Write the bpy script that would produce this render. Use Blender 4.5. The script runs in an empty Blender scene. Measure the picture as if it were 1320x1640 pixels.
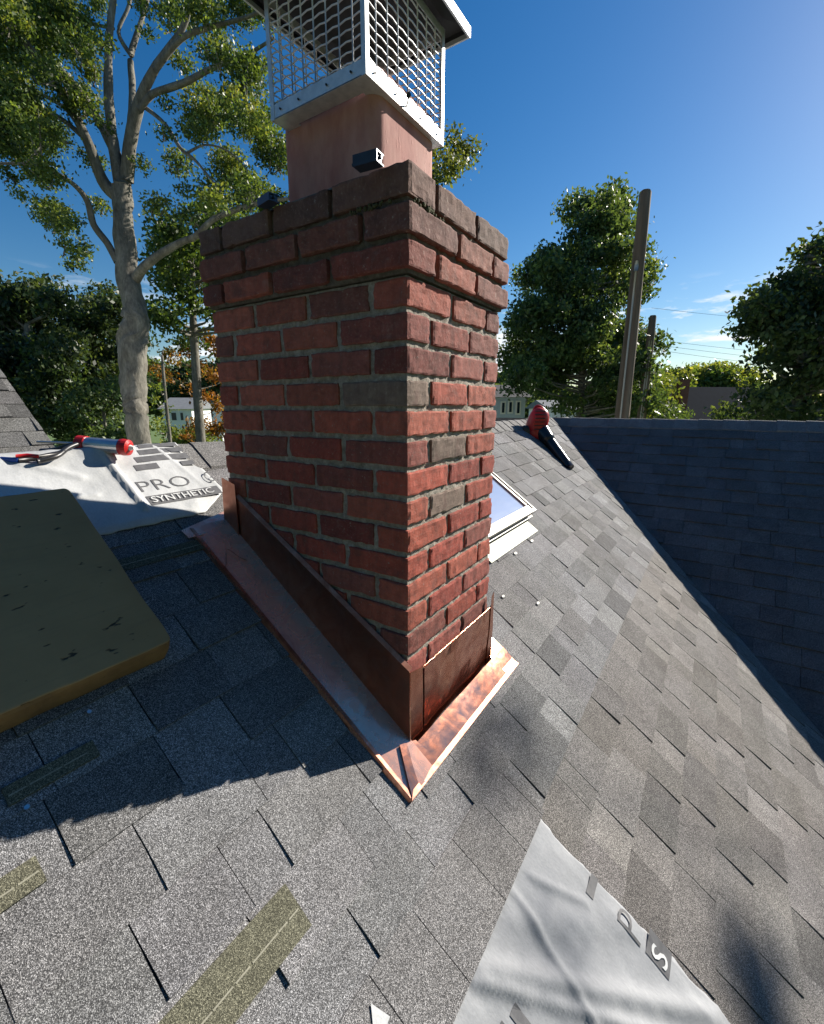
import bpy, bmesh, math, random
import numpy as np
from mathutils import Vector, Matrix, noise as mnoise

# ------------------------------------------------------------------ camera, sky, sun, exposure
SC = bpy.context.scene
CAM = np.array([-0.915, -0.617, -0.289]); YAW = math.radians(56.535); PITCH = math.radians(-13.30); FPX = 723.07
cam_data = bpy.data.cameras.new('camera'); cam = bpy.data.objects.new('camera', cam_data)
SC.collection.objects.link(cam); SC.camera = cam
cam.location = CAM
cam.rotation_euler = (math.pi/2 + PITCH, 0, -YAW)
cam_data.sensor_fit = 'HORIZONTAL'; cam_data.sensor_width = 36; cam_data.lens = FPX/1320*36
cam_data.clip_start = 0.02; cam_data.clip_end = 3000

SUN = Vector((1.0, -0.38, 0.61)).normalized()
sun_el = math.asin(SUN.z); sun_rot = math.atan2(SUN.x, SUN.y)
sl = bpy.data.lights.new('sun', 'SUN'); sl.energy = 5.0; sl.angle = math.radians(0.5); sl.color = (1.0, 0.93, 0.82)
so = bpy.data.objects.new('sun', sl); SC.collection.objects.link(so)
so.rotation_euler = SUN.to_track_quat('Z', 'Y').to_euler()

world = bpy.data.worlds.new('World'); SC.world = world; world.use_nodes = True
wt = world.node_tree; wt.nodes.clear()
def wn(t, **k):
    n = wt.nodes.new(t)
    for a, b in k.items(): setattr(n, a, b)
    return n
sky = wn('ShaderNodeTexSky', sky_type='NISHITA', sun_disc=False)
sky.sun_elevation = sun_el; sky.sun_rotation = sun_rot; sky.air_density = 1.08; sky.dust_density = 0.25; sky.ozone_density = 3.0
bg = wn('ShaderNodeBackground'); bg.inputs['Strength'].default_value = 0.055
wo = wn('ShaderNodeOutputWorld')
hs = wn('ShaderNodeHueSaturation'); hs.inputs['Saturation'].default_value = 1.38; hs.inputs['Hue'].default_value = 0.503; hs.inputs['Value'].default_value = 1.0
tc = wn('ShaderNodeTexCoord'); sx = wn('ShaderNodeSeparateXYZ')
mp = wn('ShaderNodeMapping'); mp.inputs['Scale'].default_value = (6, 6, 30)
cn = wn('ShaderNodeTexNoise'); cn.inputs['Scale'].default_value = 1.0; cn.inputs['Detail'].default_value = 7; cn.inputs['Roughness'].default_value = .62
cr = wn('ShaderNodeValToRGB'); cr.color_ramp.elements[0].position = .52; cr.color_ramp.elements[1].position = .62
band = wn('ShaderNodeMapRange'); band.inputs['From Min'].default_value = .16; band.inputs['From Max'].default_value = .22
band.inputs['To Min'].default_value = 1; band.inputs['To Max'].default_value = 0; band.clamp = True
mm = wn('ShaderNodeMath', operation='MULTIPLY'); mx = wn('ShaderNodeMixRGB'); mx.inputs['Color2'].default_value = (9.5, 10.0, 10.5, 1)
L = wt.links.new
L(tc.outputs['Generated'], mp.inputs['Vector']); L(mp.outputs['Vector'], cn.inputs['Vector']); L(cn.outputs['Fac'], cr.inputs['Fac'])
L(tc.outputs['Generated'], sx.inputs['Vector']); L(sx.outputs['Z'], band.inputs['Value'])
L(cr.outputs['Color'], mm.inputs[0]); L(band.outputs['Result'], mm.inputs[1]); L(mm.outputs[0], mx.inputs['Fac'])
L(sky.outputs['Color'], hs.inputs['Color']); L(hs.outputs['Color'], mx.inputs['Color1']); L(mx.outputs['Color'], bg.inputs['Color']); L(bg.outputs[0], wo.inputs[0])

SC.view_settings.view_transform = 'Standard'; SC.view_settings.look = 'None'
SC.view_settings.exposure = 0.95; SC.view_settings.gamma = 1.0
SC.render.engine = 'CYCLES'
SC.cycles.max_bounces = 6; SC.cycles.diffuse_bounces = 3; SC.cycles.glossy_bounces = 3; SC.cycles.transparent_max_bounces = 6
SC.cycles.use_denoising = True

# ------------------------------------------------------------------ frame of reference
R0 = np.array([math.cos(YAW), -math.sin(YAW), 0.0])
R2 = np.array([math.sin(YAW)*math.cos(PITCH), math.cos(YAW)*math.cos(PITCH), math.sin(PITCH)])
R1 = np.cross(R0, R2)
def at(px, py, depth):
    return CAM + depth*(R2 + R0*(px-660)/FPX - R1*(py-820)/FPX)
S, D0 = 0.7113, -1.2284           # main slope: z = S*y + D0
CW, CL, CC = 0.530, 0.7355, 0.0742   # chimney width, length, brick course
NRM = Vector((0, -S, 1)).normalized(); VDIR = Vector((0, 1, S)).normalized(); NL = math.sqrt(1+S*S)
def P(x, y, h=0.0):
    return Vector((x, y, S*y+D0)) + NRM*h
RIDGE_Y = 1.103; RIDGE_Z = S*RIDGE_Y + D0
XD = 4.87; GROUND = -5.6

rnd = random.Random(7)
# ------------------------------------------------------------------ object helpers
class MB:
    def __init__(s): s.v = []; s.f = []; s.t = []
    def add(s, vs, fs, tone=(1, 1, 1)):
        o = len(s.v); s.v += [tuple(v) for v in vs]; s.f += [tuple(i+o for i in f) for f in fs]; s.t += [tone]*len(vs)
        return s
    def box(s, a, b, tone=(1, 1, 1), M=None):
        x0, y0, z0 = a; x1, y1, z1 = b
        vs = [Vector(p) for p in ((x0,y0,z0),(x1,y0,z0),(x1,y1,z0),(x0,y1,z0),(x0,y0,z1),(x1,y0,z1),(x1,y1,z1),(x0,y1,z1))]
        if M: vs = [M(v) if callable(M) else M @ v for v in vs]
        return s.add(vs, [(0,3,2,1),(4,5,6,7),(0,1,5,4),(1,2,6,5),(2,3,7,6),(3,0,4,7)], tone)
    def tube(s, pts, rad, n=8, cap=True, tone=(1,1,1), jitter=0.0):
        pts = [Vector(p) for p in pts]
        if not hasattr(rad, '__len__'): rad = [rad]*len(pts)
        vs, fs = [], []
        up = Vector((0.3, 0.2, 1)).normalized()
        for i, p in enumerate(pts):
            d = (pts[min(i+1, len(pts)-1)] - pts[max(i-1, 0)]).normalized()
            a = d.cross(up)
            if a.length < 1e-3: a = d.cross(Vector((1, 0, 0)))
            a.normalize(); b = d.cross(a).normalized(); up = a.cross(d).normalized() if False else up
            for k in range(n):
                t = 2*math.pi*k/n
                r = rad[i]*(1 + (jitter*(mnoise.noise(p*2.3+Vector((k*1.7, 0, 0)))) if jitter else 0))
                vs.append(p + (a*math.cos(t)+b*math.sin(t))*r)
        for i in range(len(pts)-1):
            for k in range(n):
                fs.append((i*n+k, i*n+(k+1) % n, (i+1)*n+(k+1) % n, (i+1)*n+k))
        if cap:
            fs.append(tuple(range(n))); fs.append(tuple(reversed(range((len(pts)-1)*n, len(pts)*n))))
        return s.add(vs, fs, tone)
    def build(s, name, mat, parent=None, smooth=False):
        me = bpy.data.meshes.new(name); me.from_pydata(s.v, [], s.f); me.update()
        if s.v:
            ca = me.color_attributes.new('tone', 'FLOAT_COLOR', 'POINT')
            ca.data.foreach_set('color', np.c_[np.array(s.t, dtype=np.float32), np.ones(len(s.t), np.float32)].ravel())
        if smooth: me.polygons.foreach_set('use_smooth', [True]*len(me.polygons))
        me.materials.append(mat)
        o = bpy.data.objects.new(name, me); SC.collection.objects.link(o)
        if parent: o.parent = parent; o.matrix_parent_inverse = parent.matrix_world.inverted()
        return o
def thing(name, label, cat, loc=(0,0,0), group=None):
    o = bpy.data.objects.new(name, None); SC.collection.objects.link(o); o.location = loc
    o.empty_display_size = .1; bpy.context.view_layer.update() if False else None
    o.matrix_world = Matrix.Translation(Vector(loc))
    o['label'] = label; o['category'] = cat
    if group: o['group'] = group
    return o
def tag(o, label, cat, group=None):
    o['label'] = label; o['category'] = cat
    if group: o['group'] = group
    return o
def bevel(o, w, seg=2, ang=40):
    m = o.modifiers.new('bevel', 'BEVEL'); m.width = w; m.segments = seg; m.limit_method = 'ANGLE'; m.angle_limit = math.radians(ang)
    return o
def catmull(pts, rad, k=5):
    pts = [Vector(p) for p in pts]; out, ro = [], []
    for i in range(len(pts)-1):
        p0, p1, p2, p3 = pts[max(i-1, 0)], pts[i], pts[i+1], pts[min(i+2, len(pts)-1)]
        for j in range(k):
            t = j/k
            out.append(0.5*((2*p1)+(p2-p0)*t+(2*p0-5*p1+4*p2-p3)*t*t+(3*p1-p0-3*p2+p3)*t**3)); ro.append(rad[i]*(1-t)+rad[i+1]*t)
    out.append(pts[-1]); ro.append(rad[-1]); return out, ro

# ------------------------------------------------------------------ materials
class Mat:
    def __init__(s, name):
        s.m = bpy.data.materials.new(name); s.m.use_nodes = True; s.t = s.m.node_tree; s.n = s.t.nodes; s.n.clear()
        s.out = s.n.new('ShaderNodeOutputMaterial'); s.b = s.n.new('ShaderNodeBsdfPrincipled'); s.l(s.b.outputs[0], s.out.inputs[0])
        s.tc = s.n.new('ShaderNodeTexCoord')
    def l(s, a, b): s.t.links.new(a, b)
    def set(s, **k):
        for a, v in k.items(): s.b.inputs[a.replace('_', ' ')].default_value = v
        return s
    def noise(s, scale, detail=4, rough=.55, vec=None, stretch=None, dist=0):
        n = s.n.new('ShaderNodeTexNoise'); n.inputs['Scale'].default_value = scale; n.inputs['Detail'].default_value = detail
        n.inputs['Roughness'].default_value = rough; n.inputs['Distortion'].default_value = dist
        v = vec or s.tc.outputs['Object']
        if stretch:
            mp = s.n.new('ShaderNodeMapping'); mp.inputs['Scale'].default_value = stretch; s.l(v, mp.inputs[0]); v = mp.outputs[0]
        s.l(v, n.inputs['Vector']); return n.outputs['Fac']
    def ramp(s, fac, stops, interp='LINEAR'):
        r = s.n.new('ShaderNodeValToRGB'); r.color_ramp.interpolation = interp
        e = r.color_ramp.elements
        while len(e) < len(stops): e.new(.5)
        for i, (p, c) in enumerate(stops):
            e[i].position = p; e[i].color = (c, c, c, 1) if not hasattr(c, '__len__') else (*c, 1)
        s.l(fac, r.inputs[0]); return r.outputs[0]
    def attr(s, name='tone'):
        a = s.n.new('ShaderNodeAttribute'); a.attribute_name = name; return a.outputs['Color']
    def mix(s, fac, a, b, mode='MIX'):
        m = s.n.new('ShaderNodeMixRGB'); m.blend_type = mode
        for v, i in ((fac, 0), (a, 1), (b, 2)):
            if hasattr(v, 'is_linked') or hasattr(v, 'links'): s.l(v, m.inputs[i])
            elif hasattr(v, '__len__'): m.inputs[i].default_value = (*v, 1)
            elif i == 0: m.inputs[0].default_value = v
            else: m.inputs[i].default_value = (v, v, v, 1)
        return m.outputs[0]
    def bump(s, h, strength=.3, dist=.002, prev=None):
        b = s.n.new('ShaderNodeBump'); b.inputs['Strength'].default_value = strength; b.inputs['Distance'].default_value = dist
        s.l(h, b.inputs['Height'])
        if prev: s.l(prev, b.inputs['Normal'])
        s.l(b.outputs[0], s.b.inputs['Normal']); return b.outputs[0]
    def col(s, c): s.l(c, s.b.inputs['Base Color']); return s
    def rough(s, c): s.l(c, s.b.inputs['Roughness']); return s
def simple(name, col, rough=.6, metal=0.0, var=.15, scale=30, bump=0.0):
    m = Mat(name); n = m.noise(scale, 5)
    c = m.ramp(n, [(.3, tuple(v*(1-var) for v in col)), (.7, tuple(min(1, v*(1+var)) for v in col))])
    m.col(c).set(Roughness=rough, Metallic=metal)
    if bump: m.bump(n, bump, .003)
    return m.m

def shingle_mat(name, dark, mid, light, fine=820):
    m = Mat(name)
    vor = m.n.new('ShaderNodeTexVoronoi'); vor.inputs['Scale'].default_value = fine; m.l(m.tc.outputs['Object'], vor.inputs['Vector'])
    sep = m.n.new('ShaderNodeSeparateColor'); m.l(vor.outputs['Color'], sep.inputs[0])
    gran = m.ramp(sep.outputs[0], [(0.0, dark), (.38, tuple((a+b)/2 for a, b in zip(dark, mid))), (.62, mid), (.9, light), (1.0, tuple(min(1, v*1.5) for v in light))])
    blot = m.ramp(m.noise(9, 6, .6), [(.25, .82), (.75, 1.16)])
    blot2 = m.ramp(m.noise(2.1, 5, .6), [(.3, (.88, .86, .84)), (.7, (1.1, 1.1, 1.12))])
    spk = m.ramp(m.noise(170, 3, .7), [(.3, .82), (.7, 1.18)])
    c = m.mix(1, gran, m.attr(), 'MULTIPLY'); c = m.mix(1, c, blot, 'MULTIPLY'); c = m.mix(1, c, blot2, 'MULTIPLY'); c = m.mix(1, c, spk, 'MULTIPLY')
    m.col(c).set(Roughness=.9); m.b.inputs['Specular IOR Level'].default_value = .25
    n2 = m.bump(m.noise(60, 4, .7), .25, .004); m.bump(vor.outputs['Distance'], .6, .0012, n2)
    return m.m
M_SH = shingle_mat('shingle_granules', (.038, .038, .04), (.157, .155, .151), (.35, .345, .34))
M_SHF = shingle_mat('far_shingles', (.03, .03, .03), (.10, .10, .10), (.17, .17, .17), 420)

m = Mat('brick_face')
base = m.attr()
n1 = m.noise(38, 8, .65); n2 = m.noise(150, 4, .7)
streak = m.ramp(m.noise(30, 5, .6, stretch=(1.5, 1.5, .12)), [(.42, 0.0), (.72, 1.0)])
c = m.mix(1, base, m.ramp(n1, [(.25, .62), (.5, 1.0), (.8, 1.35)]), 'MULTIPLY')
c = m.mix(m.ramp(n2, [(.52, 0.0), (.75, .5)]), c, (.30, .22, .18))
c = m.mix(m.mix(1, streak, .28, 'MULTIPLY'), c, (.07, .035, .03))
wh = m.ramp(m.noise(11, 6, .7), [(.60, 0.0), (.78, .30)])
c = m.mix(wh, c, (.36, .33, .29))
c = m.mix(m.ramp(m.noise(17, 7, .68), [(.50, 0.0), (.66, .55)]), c, (.11, .055, .048))
c = m.mix(m.ramp(m.noise(75, 5, .7), [(.63, 0.0), (.70, .6)]), c, (.34, .30, .26))
m.col(c).set(Roughness=.88); m.b.inputs['Specular IOR Level'].default_value = .3
nn = m.bump(n1, .55, .004); m.bump(n2, .5, .0015, nn)
M_BRICK = m.m
m = Mat('mortar')
n1 = m.noise(60, 8, .7)
c = m.ramp(n1, [(.25, (.12, .105, .085)), (.5, (.30, .27, .225)), (.75, (.50, .46, .40))])
c = m.mix(1, c, m.attr(), 'MULTIPLY')
m.col(c).set(Roughness=.95); nn = m.bump(n1, 1.0, .006); m.bump(m.noise(260, 4, .7), .7, .002, nn); M_MORTAR = m.m

m = Mat('flue_clay')
n1 = m.noise(24, 8, .6, stretch=(1, 1, .35)); sc = m.ramp(m.noise(90, 4, .6, stretch=(1, 1, .25)), [(.60, 0.0), (.70, 1.0)])
c = m.ramp(n1, [(.2, (.30, .115, .10)), (.5, (.41, .175, .15)), (.8, (.53, .27, .23))])
c = m.mix(m.ramp(m.noise(5, 5, .6), [(.4, 0.0), (.75, .45)]), c, (.55, .38, .32))
m.col(c).set(Roughness=.85); nn = m.bump(n1, .35, .004); m.bump(sc, .45, .002, nn); M_FLUE = m.m

def copper(name, dark=0.0, metal=.85, rg=(.40, .20), bmp=.35, pink=0):
    m = Mat(name)
    n1 = m.noise(16, 7, .62, dist=1.2); n2 = m.noise(5, 4, .5)
    c = m.ramp(n1, [(.25, (.34, .12, .07)), (.45, (.58, .24, .15)), (.62, (.72, .36, .25)), (.8, (.80, .50, .40))])
    if pink: c = m.ramp(n1, [(.28, (.85, .34, .24)), (.42, (1.0, .50, .36)), (.60, (1.0, .58, .44)), (.8, (1.0, .70, .58))])
    c = m.mix(m.ramp(n2, [(.45, 0.0), (.7, .5)]), c, (.60, .30, .24))
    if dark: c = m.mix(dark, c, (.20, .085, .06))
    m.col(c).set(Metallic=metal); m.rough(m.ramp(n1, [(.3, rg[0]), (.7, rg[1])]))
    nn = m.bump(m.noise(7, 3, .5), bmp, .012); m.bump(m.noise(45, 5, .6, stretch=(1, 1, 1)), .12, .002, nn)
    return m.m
M_CU = copper('copper_sheet'); M_CUF = copper('bright_copper', 0.0, .62, (.36, .20), .2, 1); M_CUA = copper('sunlit_copper', .10, 1.0, (.25, .12), .25); M_CUD = copper('copper_sheet_dark', .62, 1.0, (.45, .3))  # last copper is mixed towards dark brown
m = Mat('galvanised_steel')
n1 = m.noise(40, 5, .6)
m.col(m.ramp(n1, [(.3, (.52, .54, .56)), (.7, (.72, .73, .74))])).set(Metallic=.55, Roughness=.42); m.bump(n1, .1, .001); M_GALV = m.m
M_LID = simple('lid_steel', (.016, .017, .02), .6, .1, .1)
M_FOAM = None
m = Mat('foam_skin')
n1 = m.noise(7, 6, .6); nicks = m.ramp(m.noise(52, 4, .5, stretch=(.5, 1.3, 1.0)), [(.665, 0.0), (.71, .9)])
c = m.ramp(n1, [(.3, (.34, .20, .085)), (.7, (.42, .25, .11))])
c = m.mix(m.ramp(m.noise(60, 3, .5, stretch=(.1, 1.6, 1)), [(.55, 0.0), (.8, .35)]), c, (.26, .155, .08))
c = m.mix(nicks, c, (.012, .010, .008))
m.col(c).set(Roughness=.85); m.bump(m.mix(1, n1, nicks, 'SUBTRACT'), .6, .004); M_FOAM = m.m
m = Mat('foam_edge')
n1 = m.noise(14, 6, .6)
c = m.ramp(n1, [(.25, (.16, .085, .035)), (.6, (.29, .155, .06)), (.85, (.38, .22, .095))])
c = m.mix(m.ramp(m.noise(30, 4, .6), [(.64, 0.0), (.72, .85)]), c, (.03, .018, .01))
m.col(c).set(Roughness=.9); m.bump(n1, .5, .006); M_FOAME = m.m

m = Mat('roof_underlayment')
n1 = m.noise(5, 6, .55); wv = m.noise(220, 2, .5, stretch=(1, .15, 1))
c = m.ramp(n1, [(.3, (.36, .37, .375)), (.7, (.54, .55, .555))]); c = m.mix(1, c, m.ramp(wv, [(.3, .92), (.7, 1.05)]), 'MULTIPLY')
m.col(c).set(Roughness=.5); nn = m.bump(n1, .25, .01); m.bump(m.noise(38, 5, .6, stretch=(1, .5, 1)), .35, .004, nn); M_UND = m.m
M_UNDR = M_UND.copy(); M_UNDR.name = 'shade_toned_underlayment'  # greyer copy: soft tree shade over the lower sheet put into its colour
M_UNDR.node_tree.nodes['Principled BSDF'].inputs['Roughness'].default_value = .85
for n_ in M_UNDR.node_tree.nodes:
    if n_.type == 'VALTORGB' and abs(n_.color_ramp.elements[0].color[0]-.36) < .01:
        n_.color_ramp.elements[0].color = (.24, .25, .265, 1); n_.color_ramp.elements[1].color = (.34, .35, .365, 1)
M_PRINT = simple('print_ink', (.10, .10, .105), .6, 0, .2, 60)
M_PRINTW = simple('print_white', (.58, .59, .59), .6, 0, .06, 60)
M_BLACK = simple('black_plastic', (.018, .018, .02), .38, 0, .2, 20)
M_RED = simple('red_plastic', (.42, .012, .012), .35, 0, .12, 20)
M_SILV = simple('brushed_aluminium', (.62, .62, .64), .28, .9, .08, 50)
M_BLUE = simple('blue_grip', (.01, .07, .36), .45, 0, .12, 20)
M_WHITE = simple('white_paint', (.75, .75, .73), .6, 0, .05, 10)
M_SIDING = simple('pale_siding', (.42, .50, .60), .7, 0, .06, 8)
M_TRIMG = simple('skylight_metal', (.36, .34, .31), .45, .5, .1, 40)
M_WOOD = None
m = Mat('weathered_pole_wood')
n1 = m.noise(6, 7, .6, stretch=(1, 1, .06)); c = m.ramp(n1, [(.3, (.06, .042, .028)), (.55, (.14, .10, .07)), (.8, (.24, .19, .14))])
m.col(c).set(Roughness=.9); m.bump(n1, .5, .02); M_WOOD = m.m
m = Mat('oak_bark')
n1 = m.noise(5, 8, .65, stretch=(1, 1, .3)); n2 = m.noise(22, 5, .6, stretch=(1, 1, .35))
c = m.ramp(n1, [(.25, (.06, .055, .045)), (.5, (.145, .135, .112)), (.8, (.27, .255, .215))]); c = m.mix(1, c, m.ramp(n2, [(.3, .65), (.7, 1.25)]), 'MULTIPLY')
m.col(c).set(Roughness=.95); nn = m.bump(n1, .6, .05); m.bump(n2, .6, .015, nn); M_BARK = m.m
def leaf_mat(name, trans=.45):
    m = Mat(name); m.n.remove(m.b)
    d = m.n.new('ShaderNodeBsdfPrincipled'); d.inputs['Roughness'].default_value = .45; d.inputs['Specular IOR Level'].default_value = .4
    t = m.n.new('ShaderNodeBsdfTranslucent'); mx = m.n.new('ShaderNodeMixShader'); mx.inputs[0].default_value = trans
    a = m.attr(); v = m.ramp(m.noise(3.0, 3), [(.3, .7), (.7, 1.25)]); c = m.mix(1, a, v, 'MULTIPLY')
    y = m.mix(1, c, (1.5, 1.35, .55), 'MULTIPLY')
    m.l(c, d.inputs['Base Color']); m.l(y, t.inputs['Color']); m.l(d.outputs[0], mx.inputs[1]); m.l(t.outputs[0], mx.inputs[2]); m.l(mx.outputs[0], m.out.inputs[0])
    return m.m
M_LEAF = leaf_mat('leaves')
m = Mat('lawn'); n1 = m.noise(1.5, 8, .7)
m.col(m.ramp(n1, [(.3, (.05, .09, .02)), (.7, (.13, .20, .05))])).set(Roughness=.95); m.bump(n1, .6, .1); M_GRASS = m.m

# ------------------------------------------------------------------ ground
g = MB(); g.add([(-1500, -1500, GROUND), (1500, -1500, GROUND), (1500, 1500, GROUND), (-1500, 1500, GROUND)], [(0, 1, 2, 3)])
o = g.build('ground', M_GRASS); o['kind'] = 'structure'

# ------------------------------------------------------------------ shingled slopes
def slope(name, O, U, V, N, u0, u1, edges, seed, mat, parent, wmin=.10, wmax=.30, thick=.0085, clip=None, tonef=None, forced=None, vary=.20):
    """laminated shingle tabs laid in courses; edges = v of each course's lower edge, ascending"""
    rr = random.Random(seed); mb = MB(); O = Vector(O); U = Vector(U); V = Vector(V); N = Vector(N)
    w = lambda u, v, h: O + U*u + V*v + N*h
    lo, hi = edges[0]-.02, edges[-1]
    mb.add([w(u0, lo, -.03), w(u1, lo, -.03), w(u1, hi, -.03), w(u0, hi, -.03), w(u0, lo, -.001), w(u1, lo, -.001), w(u1, hi, -.001), w(u0, hi, -.001)],
           [(0,3,2,1),(4,5,6,7),(0,1,5,4),(1,2,6,5),(2,3,7,6),(3,0,4,7)], (.35, .35, .36))
    for r in range(len(edges)-1):
        v0, v1 = edges[r], edges[r+1]+.022
        u = u0 - rr.random()*wmax; high = rr.random() < .5
        while u < u1:
            wd = rr.uniform(wmin, wmax)*(1.15 if high else .85); nu = u + wd
            a, b = max(u, u0), min(nu, u1)
            if b-a > .01 and (clip is None or clip((a+b)/2, (v0+v1)/2)):
                t = thick*(rr.uniform(.85, 1.15) if high else rr.uniform(.42, .6))
                br = 1 + rr.uniform(-vary, vary) + (-.07 if high else .08)
                if vary > .1 and rr.random() < .12: br *= .76
                tn = (br*rr.uniform(.985, 1.015), br, br*rr.uniform(.98, 1.02))
                if tonef: tn = tuple(x*y for x, y in zip(tn, tonef((a+b)/2, v0)))
                sk = rr.uniform(-.0022, .0022); gp = .0012
                e0 = v0 + rr.uniform(-.0015, .0015)
                n = max(1, int((b-a)/.05))
                vs = []; fs = []
                for i in range(n+1):
                    uu = a+gp + (b-a-2*gp)*i/n
                    wob = rr.uniform(-.0008, .0008)
                    cu = t*(1+.10*math.sin(i*2.1+a*9)) + (.0016*rr.random() if high else 0)
                    vs += [w(uu+sk, e0+wob, 0), w(uu+sk, e0+wob, cu), w(uu, (v0*.5+v1*.5), cu*.62+.001), w(uu, v1, .0008)]
                for i in range(n):
                    k = i*4
                    fs += [(k, k+4, k+5, k+1), (k+1, k+5, k+6, k+2), (k+2, k+6, k+7, k+3)]
                fs += [(0, 1, 2, 3), (n*4, n*4+3, n*4+2, n*4+1)]
                mb.add(vs, fs, tn)
            u = nu; high = not high if rr.random() < .85 else high
    return mb.build(name, mat, parent)

house = thing('shingled_house', 'grey shingled house whose main slope and dark cross gable fill the lower picture', 'house', (2, 1, GROUND))
# main slope: u = x, v along slope (v = y*NL)
yedge = [-.326-.119*k for k in range(1, 17)][::-1] + [-.326, -.211] + [-.106+.1085*k for k in range(0, 11)] + [RIDGE_Y-.02]
def tone_main(u, v):
    y = v/NL
    return (1.02, .985, .955) if y < -.33 else (.985, 1.0, 1.03)
slope('main_slope', (0, 0, D0), (1, 0, 0), VDIR, NRM, -3.2, 5.6, [y*NL for y in yedge], 11, M_SH, house, .10, .26, .0070, tonef=tone_main)
# cross gable slope: courses along y, rises towards +x to the ridge at XD
ND = Vector((-S, 0, 1)).normalized(); VD = Vector((1, 0, S)).normalized()
slen = 3.6*NL
e2 = [slen-.30-.146*k for k in range(26)][::-1]; e2 = [v for v in e2 if v > 0] + [slen-.16]
slope('cross_gable_slope', (XD-3.6, 0, RIDGE_Z-S*3.6), (0, 1, 0), VD, ND, -7.0, 1.9, e2, 23, M_SH, house, .12, .34, .012, vary=.07, tonef=lambda u, v: (.66, .66, .68))  # slope's shade deepened in the colour: tabs toned darker than the main slope
# hidden far sides, walls
mb = MB()
mb.add([(-3.2, RIDGE_Y, RIDGE_Z-.004), (5.6, RIDGE_Y, RIDGE_Z-.004), (5.6, RIDGE_Y+3.5, RIDGE_Z-S*3.5), (-3.2, RIDGE_Y+3.5, RIDGE_Z-S*3.5),
        (-3.2, RIDGE_Y, RIDGE_Z-.05), (5.6, RIDGE_Y, RIDGE_Z-.05), (5.6, RIDGE_Y+3.5, RIDGE_Z-S*3.5-.05), (-3.2, RIDGE_Y+3.5, RIDGE_Z-S*3.5-.05)],
       [(0,1,2,3),(4,7,6,5),(0,4,5,1),(1,5,6,2),(2,6,7,3),(3,7,4,0)], (.8, .8, .8))
mb.add([(XD, -7, RIDGE_Z-.006), (XD, 1.9, RIDGE_Z-.006), (XD+3.5, 1.9, RIDGE_Z-S*3.5), (XD+3.5, -7, RIDGE_Z-S*3.5),
        (XD, -7, RIDGE_Z-.05), (XD, 1.9, RIDGE_Z-.05), (XD+3.5, 1.9, RIDGE_Z-S*3.5-.05), (XD+3.5, -7, RIDGE_Z-S*3.5-.05)],
       [(0,3,2,1),(4,5,6,7),(0,1,5,4),(1,2,6,5),(2,3,7,6),(3,0,4,7)], (.8, .8, .8))
mb.build('back_slope', M_SH, house)
mb = MB()
mb.box((-3.0, -2.0, GROUND), (1.5, 4.2, RIDGE_Z-2.35)); mb.box((1.52, -6.8, GROUND), (8.0, 4.2, RIDGE_Z-2.6))
mb.build('wall', M_WHITE, house)
# ridge caps
def ridge(name, A, dirv, length, n1v, n2v, step, seed, parent, w=.15):
    rr = random.Random(seed); mb = MB(); A = Vector(A); dirv = Vector(dirv)
    k = 0; t = 0
    while t < length:
        l = step+.09; h0 = .010 + .003*rr.random(); h1 = .002
        br = 1+rr.uniform(-.14, .14); jig = rr.uniform(-.004, .004)
        vs = []
        for tt, h in ((t, h0), (min(t+l, length+.05), h1)):
            p = A + dirv*tt
            lift = Vector((0, 0, h+.004))
            arc = [p+n1v*(w+jig)+lift, p+n1v*w*.45+lift+Vector((0,0,.001)), p+n1v*.018+lift+Vector((0,0,.001)), p+Vector((0,0,h+.001)), p+n2v*.018+lift+Vector((0,0,.001)), p+n2v*w*.45+lift+Vector((0,0,.001)), p+n2v*(w+jig)+lift]
            vs += arc + [arc[0]-Vector((0,0,h+.004)), arc[6]-Vector((0,0,h+.004))]
        fs = [(i, i+1, i+10, i+9) for i in range(6)] + [(7, 0, 9, 16), (6, 8, 17, 15), (7, 8, 6, 5, 4, 3, 2, 1, 0)]
        mb.add(vs, fs, (br, br, br)); t += step
    return mb.build(name, M_SH, parent)
ridge('ridge_cap', (-3.2, RIDGE_Y, RIDGE_Z), (1, 0, 0), 8.0, Vector((0, -1, -S)).normalized(), Vector((0, 1, -S)).normalized(), .165, 3, house)
ridge('ridge_cap', (XD, 1.3, RIDGE_Z), (0, -1, 0), 8.2, Vector((-1, 0, -S)).normalized(), Vector((1, 0, -S)).normalized(), .22, 4, house, .17)

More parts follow.
